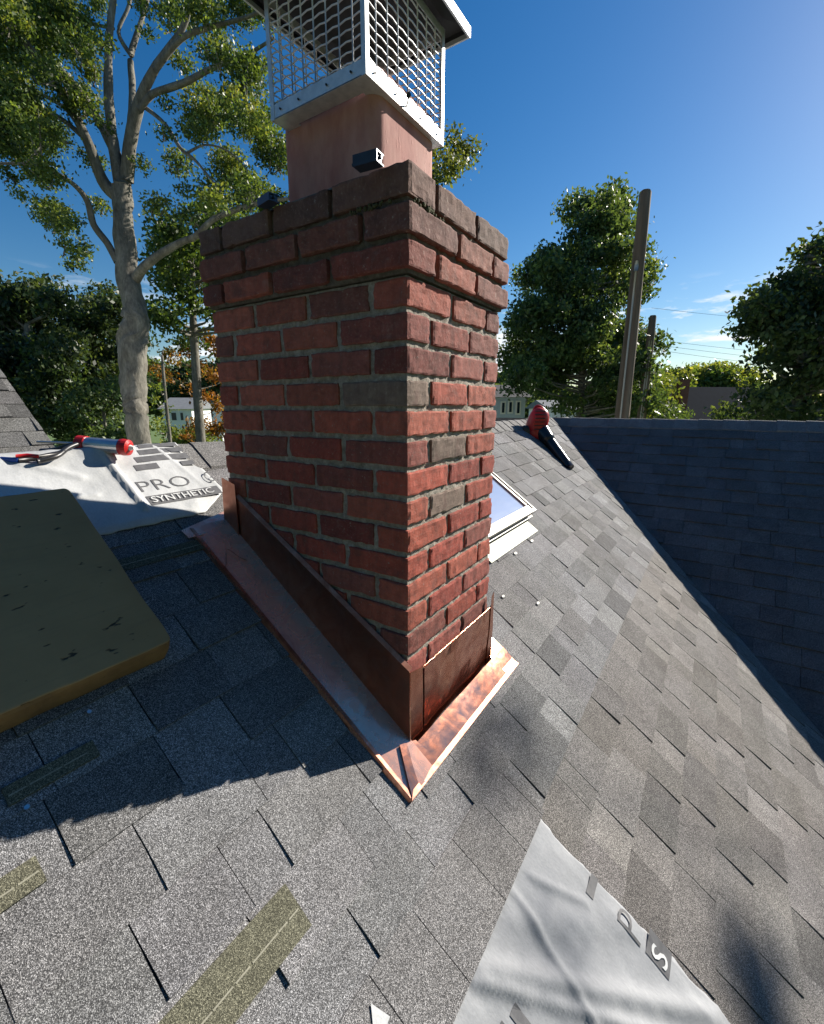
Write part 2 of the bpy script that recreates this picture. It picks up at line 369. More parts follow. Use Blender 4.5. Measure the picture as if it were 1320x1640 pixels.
# ------------------------------------------------------------------ chimney
chim = thing('brick_chimney', 'weathered red brick chimney with corbelled top, clay flue and copper flashing', 'chimney', (CW/2, CL/2, CL/2*S+D0))
YB = 0.575    # unseen far right corner pulled out of square to shape the cast shadow
def brick(mb, a, b, tone, seed, rad=.0017):
    """one brick, box subdivided, edges worn round and chipped"""
    nx = max(3, int((b[0]-a[0])/.018)); ny = max(3, int((b[1]-a[1])/.018)); nz = 7
    nx, ny = min(nx, 14), min(ny, 14)
    idx = {}; vs = []; fs = []
    c = [(a[i]+b[i])/2 for i in range(3)]; hh = [(b[i]-a[i])/2 for i in range(3)]
    N = (nx, ny, nz)
    def vid(i, j, k):
        key = (i, j, k)
        if key in idx: return idx[key]
        u = []
        for q, n_ in zip(key, N):
            t = 2*q/n_-1
            t = math.copysign(1-(1-abs(t))**1.35, t) if abs(t) < 1 else t
            u.append(t)
        p = [u[q]*hh[q] for q in range(3)]
        inn = [max(-(hh[q]-rad*2), min(hh[q]-rad*2, p[q])) for q in range(3)]
        d = Vector([p[q]-inn[q] for q in range(3)])
        if d.length > rad*2: d = d.normalized()*rad*2
        pos = Vector([inn[q]+d[q]+c[q] for q in range(3)])
        nz_ = mnoise.noise(pos*42+Vector((seed*3.1, 0, 0)))
        ne = mnoise.noise(pos*130+Vector((0, seed*2.7, 0)))
        edge = sum(1 for q in range(3) if key[q] in (0, N[q]))
        off = (-.0016*(nz_+.3)) + (-.0042*max(0, ne+.05)-.0030*max(0, nz_) if edge >= 2 else -.0008*ne)
        dirc = Vector([p[q]/max(hh[q], 1e-6) if key[q] in (0, N[q]) else 0 for q in range(3)])
        if dirc.length > 0: pos += dirc.normalized()*off*1.3
        idx[key] = len(vs); vs.append(pos); return idx[key]
    for i in range(nx):
        for j in range(ny):
            fs.append((vid(i,j,0), vid(i,j+1,0), vid(i+1,j+1,0), vid(i+1,j,0))); fs.append((vid(i,j,nz), vid(i+1,j,nz), vid(i+1,j+1,nz), vid(i,j+1,nz)))
    for i in range(nx):
        for k in range(nz):
            fs.append((vid(i,0,k), vid(i+1,0,k), vid(i+1,0,k+1), vid(i,0,k+1))); fs.append((vid(i,ny,k), vid(i,ny,k+1), vid(i+1,ny,k+1), vid(i+1,ny,k)))
    for j in range(ny):
        for k in range(nz):
            fs.append((vid(0,j,k), vid(0,j,k+1), vid(0,j+1,k+1), vid(0,j+1,k))); fs.append((vid(nx,j,k), vid(nx,j+1,k), vid(nx,j+1,k+1), vid(nx,j,k+1)))
    mb.add(vs, fs, tone)
REDS = [(.36, .082, .055), (.29, .062, .046), (.40, .108, .072), (.21, .050, .042), (.37, .090, .058), (.29, .085, .068), (.24, .078, .062), (.33, .070, .050)]
GREYB = (.21, .155, .125)
BL, JT = .2135, .013
bk = MB(); mo = MB(); rb = random.Random(5)
def brick_tone(row):
    t = rb.choice(REDS)
    if row >= 14: m_ = (.85, .85, .85)
    k = rb.uniform(.78, 1.15)
    if row <= 0:       # sooty weathered corbel courses
        s_ = {0: .25, -1: .55, -2: .82}[row]
        t = tuple(a*(1-s_)+b*s_ for a, b in zip(t, (.125, .095, .078)))
    elif row <= 5:
        s_ = .22*(1-row/7)
        t = tuple(a*(1-s_)+b*s_ for a, b in zip(t, (.19, .13, .105)))
    return tuple(a*k for a in t)
def course(row, z0, z1, off, x0j, y0j):
    """row: number from the corbel down; off: how far the course stands proud; first joints along x and y"""
    w, l = CW+off, CL+off
    xs = [-off] + [x for x in [x0j*BL + BL*i for i in range(4)] if x < CW-.03] + [w]
    ys = [-off] + [y for y in [y0j*BL + BL*i for i in range(4)] if y < CL-.03] + [l]
    bd = .098
    # front (y = 0) bricks
    for i in range(len(xs)-1):
        a = xs[i] + (JT/2 if i else 0); b = xs[i+1] - (JT/2 if i < len(xs)-2 else 0)
        jz = rb.uniform(-.0012, .0012); jy = rb.uniform(-.0018, .0018)
        t = brick_tone(row)
        if (row, i) in ((4, 0), (8, 1), (6, 1)): t = tuple(g_*(.8 if row == 6 else 1) for g_ in GREYB)
        corner = (i == 0)
        if corner:
            ye = ys[1]-JT/2 if y0j > .75 or True else bd
            # corner brick is as deep as its left-face length
            brick(bk, (a, -off+jy*.3, z0+jz), (b if x0j > .75 else b, min(ye, ys[1]-JT/2) if y0j*BL < .15 else bd, z1+jz), t, rb.random()*99)
            if y0j*BL >= .15: brick(bk, (-off+rb.uniform(-.0008, .0008), -off+.0006, z0+jz), (min(b, bd)-.001, ys[1]-JT/2, z1+jz-.0004), t, rb.random()*99)
        else:
            brick(bk, (a, -off+jy, z0+jz), (b, bd, z1+jz), t, rb.random()*99)
    for j in range(1, len(ys)-1):
        a = ys[j]+JT/2; b = ys[j+1] - (JT/2 if j < len(ys)-2 else 0)
        jz = rb.uniform(-.0012, .0012); jx = rb.uniform(-.0018, .0018); t = brick_tone(row)
        brick(bk, (-off+jx, a, z0+jz), (bd, b, z1+jz), t, rb.random()*99)
    # right side and slanting back, not seen but solid: brick-toned blocks
    tt = brick_tone(row)
    yb = YB+off
    vs = [(w-bd, bd+.01, z0), (w, bd+.01, z0), (w, yb, z0), (.1, l-.01, z0), (bd, l-.12, z0), (w-bd, yb-.11, z0)]
    n_ = len(vs); vs2 = vs + [(x, y, z1) for x, y, z in vs]
    bk.add(vs2, [tuple(reversed(range(n_))), tuple(range(n_, 2*n_))] + [(i, (i+1) % n_, n_+(i+1) % n_, n_+i) for i in range(n_)], tt)
for r in range(1, 20):
    zt = -(r-1)*CC - .006; zb = -r*CC + .006
    odd = r % 2 == 1
    course(r, zb, zt, 0, 1 if odd else .5, .5 if odd else 1)
course(0, .0075, .0640, .016, .5, 1.05)
course(-1, .0780, .1375, .017, 1.0, .55)
course(-2, .1490, .2130, .013, .5, 1.0)
brickwork = bk.build('brickwork', M_BRICK, chim, smooth=False)
# mortar core with rough surface
def core(mb, z0, z1, off, tone):
    inset = .0075
    cx = [(-off+inset, -off+inset), (CW+off-inset, -off+inset), (CW+off-inset, YB+off-inset), (-off+inset, CL+off-inset)]
    nz = max(2, int((z1-z0)/.012)); vs = []; per = []
    for e in range(4):
        a, b = cx[e], cx[(e+1) % 4]; L_ = math.hypot(b[0]-a[0], b[1]-a[1]); n = int(L_/.013)
        for i in range(n): per.append((a[0]+(b[0]-a[0])*i/n, a[1]+(b[1]-a[1])*i/n))
    n = len(per); cxm, cym = CW/2, CL/2
    for k in range(nz+1):
        z = z0+(z1-z0)*k/nz
        for (x, y) in per:
            q = mnoise.noise(Vector((x, y, z))*32)*.0034 + mnoise.noise(Vector((x, y, z))*90)*.0026
            dx, dy = x-cxm, y-cym; l = math.hypot(dx, dy)
            vs.append((x+dx/l*q, y+dy/l*q, z))
    fs = [(k*n+i, k*n+(i+1) % n, (k+1)*n+(i+1) % n, (k+1)*n+i) for k in range(nz) for i in range(n)]
    fs += [tuple(reversed(range(n))), tuple(range(nz*n, nz*n+n))]
    mb.add(vs, fs, tone)
core(mo, -1.42, -.003, 0, (1, 1, 1)); core(mo, .0002, .150, .009, (.42, .40, .38)); core(mo, .1505, .208, .005, (.36, .35, .32))
mo.build('mortar', M_MORTAR, chim)
# mortar wash on top
mb = MB()
n = 24
ring0 = [(-.006, -.006), (CW+.006, -.006), (CW+.006, YB+.006), (-.006, CL+.006)]
ring1 = [(.135, .18), (.455, .18), (.455, .55), (.135, .555)]
def rr_ring(r, z, amp, seed):
    out = []
    for e in range(4):
        a, b = r[e], r[(e+1) % 4]
        for i in range(n):
            x = a[0]+(b[0]-a[0])*i/n; y = a[1]+(b[1]-a[1])*i/n
            q = mnoise.noise(Vector((x*14, y*14, seed)))
            out.append((x+q*amp, y+q*amp, z+q*amp*.5))
    return out
A = rr_ring(ring0, .2085, .003, 1); B = rr_ring(ring0, .2165, .004, 2); B = [(x*.97+.008, y*.97+.01, z) for x, y, z in B]; Cc = rr_ring(ring1, .248, .006, 3); N4 = 4*n
mb.add(A+B+Cc, [(i, (i+1) % N4, N4+(i+1) % N4, N4+i) for i in range(N4)] + [(N4+i, N4+(i+1) % N4, 2*N4+(i+1) % N4, 2*N4+i) for i in range(N4)] + [tuple(range(2*N4, 3*N4))], (.6, .6, .55))
mb.build('mortar_wash', M_MORTAR, chim)
# flue liner: rounded rectangular tube
def rrect(x0, y0, x1, y1, r, k=8):
    pts = []
    for cx, cy, a0 in ((x1-r, y1-r, 0), (x0+r, y1-r, 90), (x0+r, y0+r, 180), (x1-r, y0+r, 270)):
        for i in range(k+1):
            a = math.radians(a0+90*i/k); pts.append((cx+r*math.cos(a), cy+r*math.sin(a)))
    return pts
FX0, FY0, FX1, FY1 = .147, .193, .444, .542
def ringtube(mb, o_, i_, z0, z1, tone=(1, 1, 1), nz=1):
    n = len(o_)
    vs = [(x, y, z0+(z1-z0)*k/nz) for k in range(nz+1) for x, y in o_] + [(x, y, z) for z in (z0, z1) for x, y in i_]
    q = (nz+1)*n
    fs = [(k*n+i, k*n+(i+1) % n, (k+1)*n+(i+1) % n, (k+1)*n+i) for k in range(nz) for i in range(n)]
    fs += [(q+i, q+n+i, q+n+(i+1) % n, q+(i+1) % n) for i in range(n)]
    fs += [(nz*n+i, nz*n+(i+1) % n, q+n+(i+1) % n, q+n+i) for i in range(n)] + [(i, q+i, q+(i+1) % n, (i+1) % n) for i in range(n)]
    mb.add(vs, fs, tone)
mb = MB(); ringtube(mb, rrect(FX0, FY0, FX1, FY1, .035), rrect(FX0+.025, FY0+.025, FX1-.025, FY1-.025, .022), .20, .535)
mb.build('flue_liner', M_FLUE, chim, smooth=True)
fl = bpy.data.objects['flue_liner']; em = fl.modifiers.new('split', 'EDGE_SPLIT'); em.split_angle = math.radians(50)
# ---- cap: band, corner posts, mesh, lid
rail = MB(); cap = MB(); KX0, KY0, KX1, KY1, KZ, KT = .087, .175, .452, .508, .472, .758
cap_p = cap
th = .0025
for (a, b) in (((KX0, KY0), (KX1, KY0)), ((KX1, KY0), (KX1, KY1)), ((KX1, KY1), (KX0, KY1)), ((KX0, KY1), (KX0, KY0))):
    a = Vector((*a, 0)); b = Vector((*b, 0)); d = (b-a).normalized(); nrm = Vector((d.y, -d.x, 0))
    for (z0, z1, tgt) in ((KZ, KZ+.034, cap), (KT-.02, KT, rail)):
        q = [a-nrm*th, b-nrm*th, b, a]
        vs = [p+Vector((0, 0, z0)) for p in q] + [p+Vector((0, 0, z1)) for p in q]
        tgt.add(vs, [(0,3,2,1),(4,5,6,7),(0,1,5,4),(1,2,6,5),(2,3,7,6),(3,0,4,7)])
    # inward flange of the band
    vs = [a+Vector((0,0,KZ+.0005)), b+Vector((0,0,KZ+.0005)), b-nrm*.05-d*.05+Vector((0,0,KZ+.0005)), a-nrm*.05+d*.05+Vector((0,0,KZ+.0005))]
    cap.add(vs+[v+Vector((0,0,.002)) for v in vs], [(0,3,2,1),(4,5,6,7),(0,1,5,4),(1,2,6,5),(2,3,7,6),(3,0,4,7)])
cap.build('cap_band', M_GALV, chim); rail.build('top_rail', M_GALV, chim)
for (x, y, sx_, sy_) in ((KX0, KY0, 1, 1), (KX1, KY0, -1, 1), (KX1, KY1, -1, -1), (KX0, KY1, 1, -1)):
    pm = MB(); e = .0012
    x_ = x - sx_*e; y_ = y - sy_*e
    pm.box((min(x_, x_+sx_*.014), min(y_, y_+sy_*.0028), KZ-.001), (max(x_, x_+sx_*.014), max(y_, y_+sy_*.0028), KT+.0005))
    pm.box((min(x_, x_+sx_*.0028), min(y_+sy_*.0028, y_+sy_*.014), KZ-.001), (max(x_, x_+sx_*.0028), max(y_+sy_*.0028, y_+sy_*.014), KT+.0005))
    pm.build('corner_post', M_GALV, chim)
# expanded / welded mesh on four sides
def mesh_side(a, b, nrm):
    mb = MB(); a = Vector((*a, 0)); b = Vector((*b, 0)); L_ = (b-a).length; d = (b-a)/L_
    nv = 8; z0, z1 = KZ+.030, KT-.015
    off = -Vector(nrm)*.004
    for i in range(1, nv):
        p = a + d*(L_*i/nv) + off
        mb.tube([p+Vector((0, 0, z0)), p+Vector((0, 0, z1))], .0020, 5)
    nh = 11
    for j in range(0, nh):
        z = z0 + (z1-z0)*(j+.5)/nh
        pts = []
        for i in range(nv*2+1):
            t = i/(nv*2)
            pts.append(a + d*(L_*t) + off - Vector(nrm)*.0014 + Vector((0, 0, z + (.0016 if i % 2 else -.0016))))
        mb.tube(pts, .0020, 5)
    return mb.build('wire_mesh', M_GALV, chim, smooth=True)
mesh_side((KX0, KY0), (KX1, KY0), (0, -1, 0)); mesh_side((KX1, KY0), (KX1, KY1), (1, 0, 0)); mesh_side((KX1, KY1), (KX0, KY1), (0, 1, 0)); mesh_side((KX0, KY1), (KX0, KY0), (-1, 0, 0))
lid = MB(); OV = .054; lx0, ly0, lx1, ly1 = KX0-OV, KY0-OV, KX1+OV, KY1+OV
def lring(o, z): return [(lx0-o, ly0-o, z), (lx1+o, ly0-o, z), (lx1+o, ly1+o, z), (lx0-o, ly1+o, z)]
v = lring(0, KT-.018) + lring(.0, KT+.008) + lring(-.03, KT+.028) + lring(-.17, KT+.055) + lring(-.003, KT-.018) + lring(-.006, KT+.004) + lring(-.06, KT+.018)
f = []
for k in range(3): f += [(k*4+i, k*4+(i+1) % 4, (k+1)*4+(i+1) % 4, (k+1)*4+i) for i in range(4)]
f += [(12, 13, 14, 15)]
f += [(i, 16+i, 16+(i+1) % 4, (i+1) % 4) for i in range(4)] + [(16+i, 20+i, 20+(i+1) % 4, 16+(i+1) % 4) for i in range(4)] + [(20+i, 24+i, 24+(i+1) % 4, 20+(i+1) % 4) for i in range(4)] + [(27, 26, 25, 24)]
v = [(x, y, z+.010) for x, y, z in v]
lid.add(v, f); lid.build('cap_lid', M_LID, chim)
de = MB(); q0 = lring(.0015, KT-.0085); q1 = lring(.0015, KT+.0175); q2 = lring(-.0045, KT-.0085); q3 = lring(-.0045, KT+.0215)
de.add(q0+q1+q2+q3, [(i, (i+1) % 4, 4+(i+1) % 4, 4+i) for i in range(4)] + [(4+i, 4+(i+1) % 4, 12+(i+1) % 4, 12+i) for i in range(4)] + [(i, 8+i, 8+(i+1) % 4, (i+1) % 4) for i in range(4)] + [(8+i, 12+i, 12+(i+1) % 4, 8+(i+1) % 4) for i in range(4)])
de.build('drip_edge', M_GALV, chim)
sc_ = MB()
pa = Vector((.20, KY0-.045, KZ-.004)); pb = Vector((.272, KY0+.01, KZ+.017))
sc_.tube([pa, pb], .0022, 8); sc_.tube([pa-(pb-pa).normalized()*.002, pa+(pb-pa).normalized()*.002], .006, 10)
sc_.build('bolt', M_BLACK, chim)
for (x, y, dx) in ((.12, KY0-.001, 0), (.21, KY0-.001, 0), (.33, KY0-.001, 0), (.42, KY0-.001, 0), (KX0-.001, .22, 1), (KX0-.001, .30, 1), (KX0-.001, .40, 1), (KX0-.001, .47, 1)):
    q = MB(); p = Vector((x, y, KZ+.017)); nn_ = Vector((-.003, 0, 0)) if dx else Vector((0, -.003, 0))
    q.tube([p, p+nn_], .0026, 8); q.build('rivet', M_LID, chim)
# ---- copper flashing
M_LIP = copper('rolled_copper_edge', .2, .35, (.7, .5))
TH = .0012
def sheet(name, pts, mat, parent, n=None, thick=TH, bumpy=0.0, div=1):
    """thin folded sheet from quads given as world points"""
    mb = MB()
    for quad in pts:
        q = [Vector(p) for p in quad]; nn = (q[1]-q[0]).cross(q[3]-q[0]).normalized()
        nu = max(1, int((q[1]-q[0]).length/.03)) if div else 1; nv = max(1, int((q[3]-q[0]).length/.03)) if div else 1
        vs = []
        for s_ in (0, 1):
            for j in range(nv+1):
                for i in range(nu+1):
                    u, v_ = i/nu, j/nv
                    p = (q[0]*(1-u)+q[1]*u)*(1-v_) + (q[3]*(1-u)+q[2]*u)*v_
                    w_ = bumpy*mnoise.noise(p*9) if 0 < v_ < 1 or True else 0
                    vs.append(p + nn*(w_ + (thick if s_ else 0)))
        N_ = (nu+1)*(nv+1); fs = []
        for j in range(nv):
            for i in range(nu):
                k = j*(nu+1)+i
                fs.append((k, k+nu+1, k+nu+2, k+1)); fs.append((N_+k, N_+k+1, N_+k+nu+2, N_+k+nu+1))
        for i in range(nu):
            fs.append((i, i+1, N_+i+1, N_+i)); k = nv*(nu+1)+i; fs.append((k, N_+k, N_+k+1, k+1))
        for j in range(nv):
            k = j*(nu+1); fs.append((k, N_+k, N_+k+nu+1, k+nu+1)); k2 = k+nu; fs.append((k2, k2+nu+1, N_+k2+nu+1, N_+k2))
        mb.add(vs, fs)
    return mb.build(name, mat, parent, smooth=False)
H = .011    # height of the flange over the shingles
xa, xb, yf, yt = -.118, .632, -.078, .762
# left flange with raised hem and a crease
sheet('side_flange', [(P(xa, yf, H-.004), P(-.055, yf, H+.010), P(-.060, yt, H+.010), P(xa-.022, yt, H-.005)),
                      (P(-.055, yf+.002, H+.010), P(-.010, yf+.01, H+.0175), P(-.010, yt-.01, H+.0175), P(-.060, yt, H+.010))], M_CUF, chim, bumpy=.0012)
sheet('flange_hem', [(P(xa-.004, yf-.003, H-.009), P(xa+.001, yf-.003, H+.0035), P(xa-.021, yt, H+.0035), P(xa-.026, yt, H-.009)),
                     (P(xa+.001, yf-.003, H+.0035), P(xa+.011, yf+.004, H+.0035), P(xa-.011, yt-.004, H+.0035), P(xa-.021, yt, H+.0035))], M_CU, chim)
# upper left return of the flange
sheet('head_flange', [(P(xa-.045, yt-.03, H+.002), P(.02, yt-.03, H+.002), P(.02, yt+.035, H+.002), P(xa-.05, yt+.0, H+.002))], M_CUF, chim, bumpy=.001)
# front apron flange
sheet('apron_flange', [(P(xa+.03, yf-.001, H+.003), P(xb, yf-.001, H+.003), P(xb, -.012, H+.010), P(-.012, -.012, H+.010))], M_CUA, chim, bumpy=.0014)
sheet('flange_hem', [(P(xa-.002, yf-.006, H-.009), P(xb+.003, yf-.006, H-.009), P(xb+.003, yf-.003, H+.0065), P(xa-.002, yf-.003, H+.0065)),
                     (P(xa-.002, yf-.003, H+.0065), P(xb+.003, yf-.003, H+.0065), P(xb-.003, yf+.008, H+.0065), P(xa+.02, yf+.008, H+.0065))], M_CU, chim)
sheet('apron_flange', [(P(.535, yf+.004, H+.0055), P(xb-.002, yf+.004, H+.0055), P(xb-.002, .06, H+.0055), P(.535, .06, H+.0055))], M_CUA, chim, bumpy=.0014)
sheet('corner_patch', [(P(xa+.004, yf+.0, H+.0052), P(.03, yf+.0, H+.0052), P(.006, -.006, H+.0125), P(-.050, .012, H+.0170))], M_CUA, chim, bumpy=.001)
# risers
def zr(y): return -0.988 + (y+.01)*.584
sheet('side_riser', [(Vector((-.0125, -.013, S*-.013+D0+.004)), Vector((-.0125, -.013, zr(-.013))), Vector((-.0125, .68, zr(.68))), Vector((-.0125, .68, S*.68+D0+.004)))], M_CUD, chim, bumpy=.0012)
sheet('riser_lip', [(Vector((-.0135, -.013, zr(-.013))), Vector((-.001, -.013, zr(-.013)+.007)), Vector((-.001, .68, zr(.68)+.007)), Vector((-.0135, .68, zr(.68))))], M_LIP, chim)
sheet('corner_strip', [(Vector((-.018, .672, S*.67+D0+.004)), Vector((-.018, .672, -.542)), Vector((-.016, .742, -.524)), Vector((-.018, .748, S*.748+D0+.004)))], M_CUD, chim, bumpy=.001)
sheet('front_riser', [(Vector((.06, -.0125, D0-.008)), Vector((.535, -.0125, D0-.008)), Vector((.535, -.0125, -1.009)), Vector((.06, -.0125, -1.013)))], M_CUA, chim, bumpy=.0045)
sheet('solder_seam', [(Vector((-.014, -.0145, D0-.006)), Vector((.052, -.0145, D0-.006)), Vector((.048, -.0145, -1.004)), Vector((-.014, -.0145, -.990)))], M_CUA, chim, bumpy=.003)
sheet('solder_seam', [(Vector((.496, -.0155, D0-.006)), Vector((.543, -.0145, D0-.006)), Vector((.543, -.0145, -.955)), Vector((.524, -.0150, -.965)))], M_CUA, chim, bumpy=.003)
# wavy bead of solder along the top of the front riser
mb = MB(); pts = []
for i in range(40):
    x = .055+.475*i/39; pts.append((x, -.0125+.0012*math.sin(i*2.3), -1.010+.0025*mnoise.noise(Vector((x*40, 0, 0)))))
mb.tube(pts, [.0022+.0012*abs(mnoise.noise(Vector((p[0]*60, 1, 0)))) for p in pts], 6); mb.build('solder_bead', M_CU, chim, smooth=True)
mb = MB(); mb.tube([(-.0135, -.0145, D0+.004), (-.0135, -.0145, -.99)], .0022, 6); mb.build('solder_bead', M_CU, chim, smooth=True)
# moss tufts in the top joints
M_MOSS = simple('moss', (.07, .068, .03), .95, 0, .4, 90, .5)
rm = random.Random(3)
for (cx_, cy_, cz_, sp, nn_) in ((.075, -.015, .141, .03, 26), (-.016, .10, .142, .05, 30)) :
    mb = MB()
    for _ in range(nn_):
        x = cx_+(rm.gauss(0, sp) if cy_ < 0 else 0); y = cy_+(rm.gauss(0, sp) if cy_ > 0 else 0); r_ = rm.uniform(.0015, .0045)
        p = Vector((x, y, cz_+rm.uniform(-.004, .004)))
        mb.tube([p-Vector((0, 0, r_)), p-Vector((0, 0, r_*.5)), p+Vector((0, 0, r_*.5)), p+Vector((0, 0, r_))], [r_*.5, r_, r_, r_*.4], 6)
    mb.build('moss', M_MOSS, chim, smooth=True)

# ------------------------------------------------------------------ things on the chimney top
def clip_block(px, py, z, dims, rz, label):
    v = at(px, py, 1.0)-CAM; t = (z-CAM[2])/v[2]; c = CAM+v*t
    t_ = thing('metal_clip', label, 'clip', tuple(c), 'metal blocks on the chimney top')
    M_ = lambda q: Matrix.Translation(Vector(c)) @ (Matrix.Rotation(rz, 4, 'Z') @ q)
    w, l, h = dims
    a = MB(); a.box((-w/2, -l/2, 0), (w/2, l/2, .0025), M=M_); a.box((-w/2, -l/2, .0025), (-w/2+.0025, l/2, h), M=M_); a.box((-w/2+.0025, -l/2, h-.0025), (w/2, l/2, h), M=M_)
    a.build('bracket', M_BLUEK, t_)
    b = MB(); b.box((-w/2+.006, -l/2+.004, .0035), (w/2-.003, l/2-.004, h-.004), M=M_); b.tube([M_(Vector((0, -l/2-.004, h*.5))), M_(Vector((0, l/2+.01, h*.5)))], .0035, 8); b.build('block', M_BLUEK, t_)
M_BLUEK = simple('dark_painted_steel', (.03, .045, .08), .35, .3, .2, 30)
clip_block(590, 267, .2095, (.030, .060, .022), .12, 'small dark blue metal clip beside the sunlit foot of the flue')
clip_block(430, 328, .212, (.030, .060, .018), -.2, 'small steel clip at the far left edge of the chimney top')

# ------------------------------------------------------------------ underlayment pieces
def fabric(name, label, corners, parent=None, h=.010, amp=.006, nu=46, nv=34, seed=0, folds=(), ragged=.006, tip=0.0):
    """corners in (x,y) plan: bl, br, tr, tl"""
    vs = []; c = [Vector((*p, 0)) for p in corners]
    def hh(x, y):
        q = h + amp*(.5+.5*mnoise.noise(Vector((x*7, y*9, seed)))) + amp*.35*mnoise.noise(Vector((x*25, y*25, seed+4)))
        for (ax, ay, bx, by, wd, ht) in folds:
            a = Vector((ax, ay)); b = Vector((bx, by)); p = Vector((x, y)); t = max(0, min(1, (p-a).dot(b-a)/(b-a).length_squared))
            d = (p-(a+(b-a)*t)).length; q += ht*math.exp(-(d/wd)**2)
        return q
    top = []; bot = []
    for j in range(nv+1):
        for i in range(nu+1):
            u, v_ = i/nu, j/nv
            p = (c[0]*(1-u)+c[1]*u)*(1-v_) + (c[3]*(1-u)+c[2]*u)*v_
            if i in (0, nu): p.x += ragged*mnoise.noise(Vector((p.y*11, seed, i)))+ragged*.3*mnoise.noise(Vector((p.y*60, seed, i)))
            if tip: p.x += tip*(u**6)*max(0, 1-abs(v_-.24)/(.24 if v_ < .24 else .76))
            if j in (0, nv): p.y += ragged*mnoise.noise(Vector((p.x*24, seed, j)))
            k = hh(p.x, p.y); edge = min(u, 1-u, v_, 1-v_)
            k = k*min(1, .55+edge*8) if edge < .06 else k
            top.append(P(p.x, p.y, k)); bot.append(P(p.x, p.y, k-.0007))
    N_ = len(top); mb = MB(); fs = []
    for j in range(nv):
        for i in range(nu):
            k = j*(nu+1)+i; fs.append((k, k+1, k+nu+2, k+nu+1)); fs.append((N_+k, N_+k+nu+1, N_+k+nu+2, N_+k+1))
    for i in range(nu): fs.append((i, N_+i, N_+i+1, i+1)); k = nv*(nu+1)+i; fs.append((k, k+1, N_+k+1, N_+k))
    for j in range(nv): k = j*(nu+1); fs.append((k, k+nu+1, N_+k+nu+1, N_+k)); k += nu; fs.append((k, N_+k, N_+k+nu+1, k+nu+1))
    mb.add(top+bot, fs); o = mb.build(name, M_UND, None, smooth=True); tag(o, label, 'roofing underlayment', 'sheets of roofing underlayment')
    return o, hh
FOLDL = [(-.232, 1.10, -.222, .86, .010, .012), (-.33, 1.0, -.45, 1.07, .012, .006), (-.32, .93, -.62, .95, .006, .004), (-.05, 1.1, .03, .86, .006, .003), (-.26, 1.09, -.225, 1.09, .03, .012)]
undL, hL = fabric('roof_underlayment', 'wrinkled white underlayment printed SYNTHETIC draped near the ridge behind the foam pad',
                  [(-1.25, .80), (-.05, .808), (.045, 1.115), (-1.25, 1.125)], tip=.105, h=.0145, amp=.005, folds=FOLDL, seed=2, nu=190, nv=60)
FOLDR = [(-.27, -.335, .16, -.86, .011, .009), (-.24, -.335, .19, -.80, .020, .012), (-.36, -.40, .02, -.95, .014, .010), (-.1, -.36, .2, -.62, .03, .006), (-.42, -.37, -.2, -.75, .014, .009), (-.05, -.34, -.12, -.60, .012, .006), (.02, -.36, .10, -.48, .010, .005)]
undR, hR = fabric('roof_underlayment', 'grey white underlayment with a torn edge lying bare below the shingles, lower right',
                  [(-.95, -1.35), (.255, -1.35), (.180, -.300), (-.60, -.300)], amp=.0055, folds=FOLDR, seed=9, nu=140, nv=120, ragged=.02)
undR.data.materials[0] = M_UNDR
mb = MB(); vs = [P(-.500, -.262, .014), P(-.430, -.262, .013), P(-.452, -.212, .013)]
mb.add(vs+[v-NRM*.0008 for v in vs], [(0, 1, 2), (5, 4, 3), (0, 3, 4, 1), (1, 4, 5, 2), (2, 5, 3, 0)]); o = mb.build('underlayment_scrap', M_UND); tag(o, 'tiny triangle of white underlayment at the bottom edge between grey shingles', 'underlayment scrap')
# upper courses lap over the torn sheet: its top edge is tucked under the tabs above
def strip_over(xa_, xb_):
    mb = MB(); rr = random.Random(77); x = xa_
    while x < xb_:
        w_ = rr.uniform(.12, .26); b = min(x+w_, xb_); br = rr.uniform(.9, 1.05)
        vs = [P(x+.001, -.330, .012), P(b-.001, -.330, .012), P(b-.001, -.330, .0215), P(x+.001, -.330, .0215), P(b-.001, -.19, .0075), P(x+.001, -.19, .0075), P(b-.001, -.19, .003), P(x+.001, -.19, .003)]
        mb.add(vs, [(0, 1, 2, 3), (3, 2, 4, 5), (0, 3, 5, 7), (1, 6, 4, 2), (0, 7, 6, 1), (5, 4, 6, 7)], (br, br, br*1.01)); x = b
    return mb.build('overlap_course', M_SH, house)
strip_over(-1.6, .205)
# print on the sheets
def on_sheet(name, polys, hf, mat, parent, lift=.0012):
    """polys: lists of (x,y) outline, triangulated fine enough to follow the sheet"""
    bm = bmesh.new()
    for poly in polys:
        vs = [bm.verts.new((x, y, 0)) for x, y in poly]
        try: bm.faces.new(vs)
        except ValueError: pass
    bmesh.ops.triangulate(bm, faces=bm.faces[:])
    for _ in range(2): bmesh.ops.subdivide_edges(bm, edges=[e for e in bm.edges if e.calc_length() > .008], cuts=1)
    bmesh.ops.triangulate(bm, faces=bm.faces[:])
    for v in bm.verts: v.co = P(v.co.x, v.co.y, hf(v.co.x, v.co.y)+lift)
    me = bpy.data.meshes.new(name); bm.to_mesh(me); bm.free(); me.materials.append(mat)
    o = bpy.data.objects.new(name, me); SC.collection.objects.link(o); o.parent = parent; return o
def bars(name, polys, hf, mat, parent, lift=.0012):
    for p_ in polys: on_sheet(name, [p_], hf, mat, parent, lift)
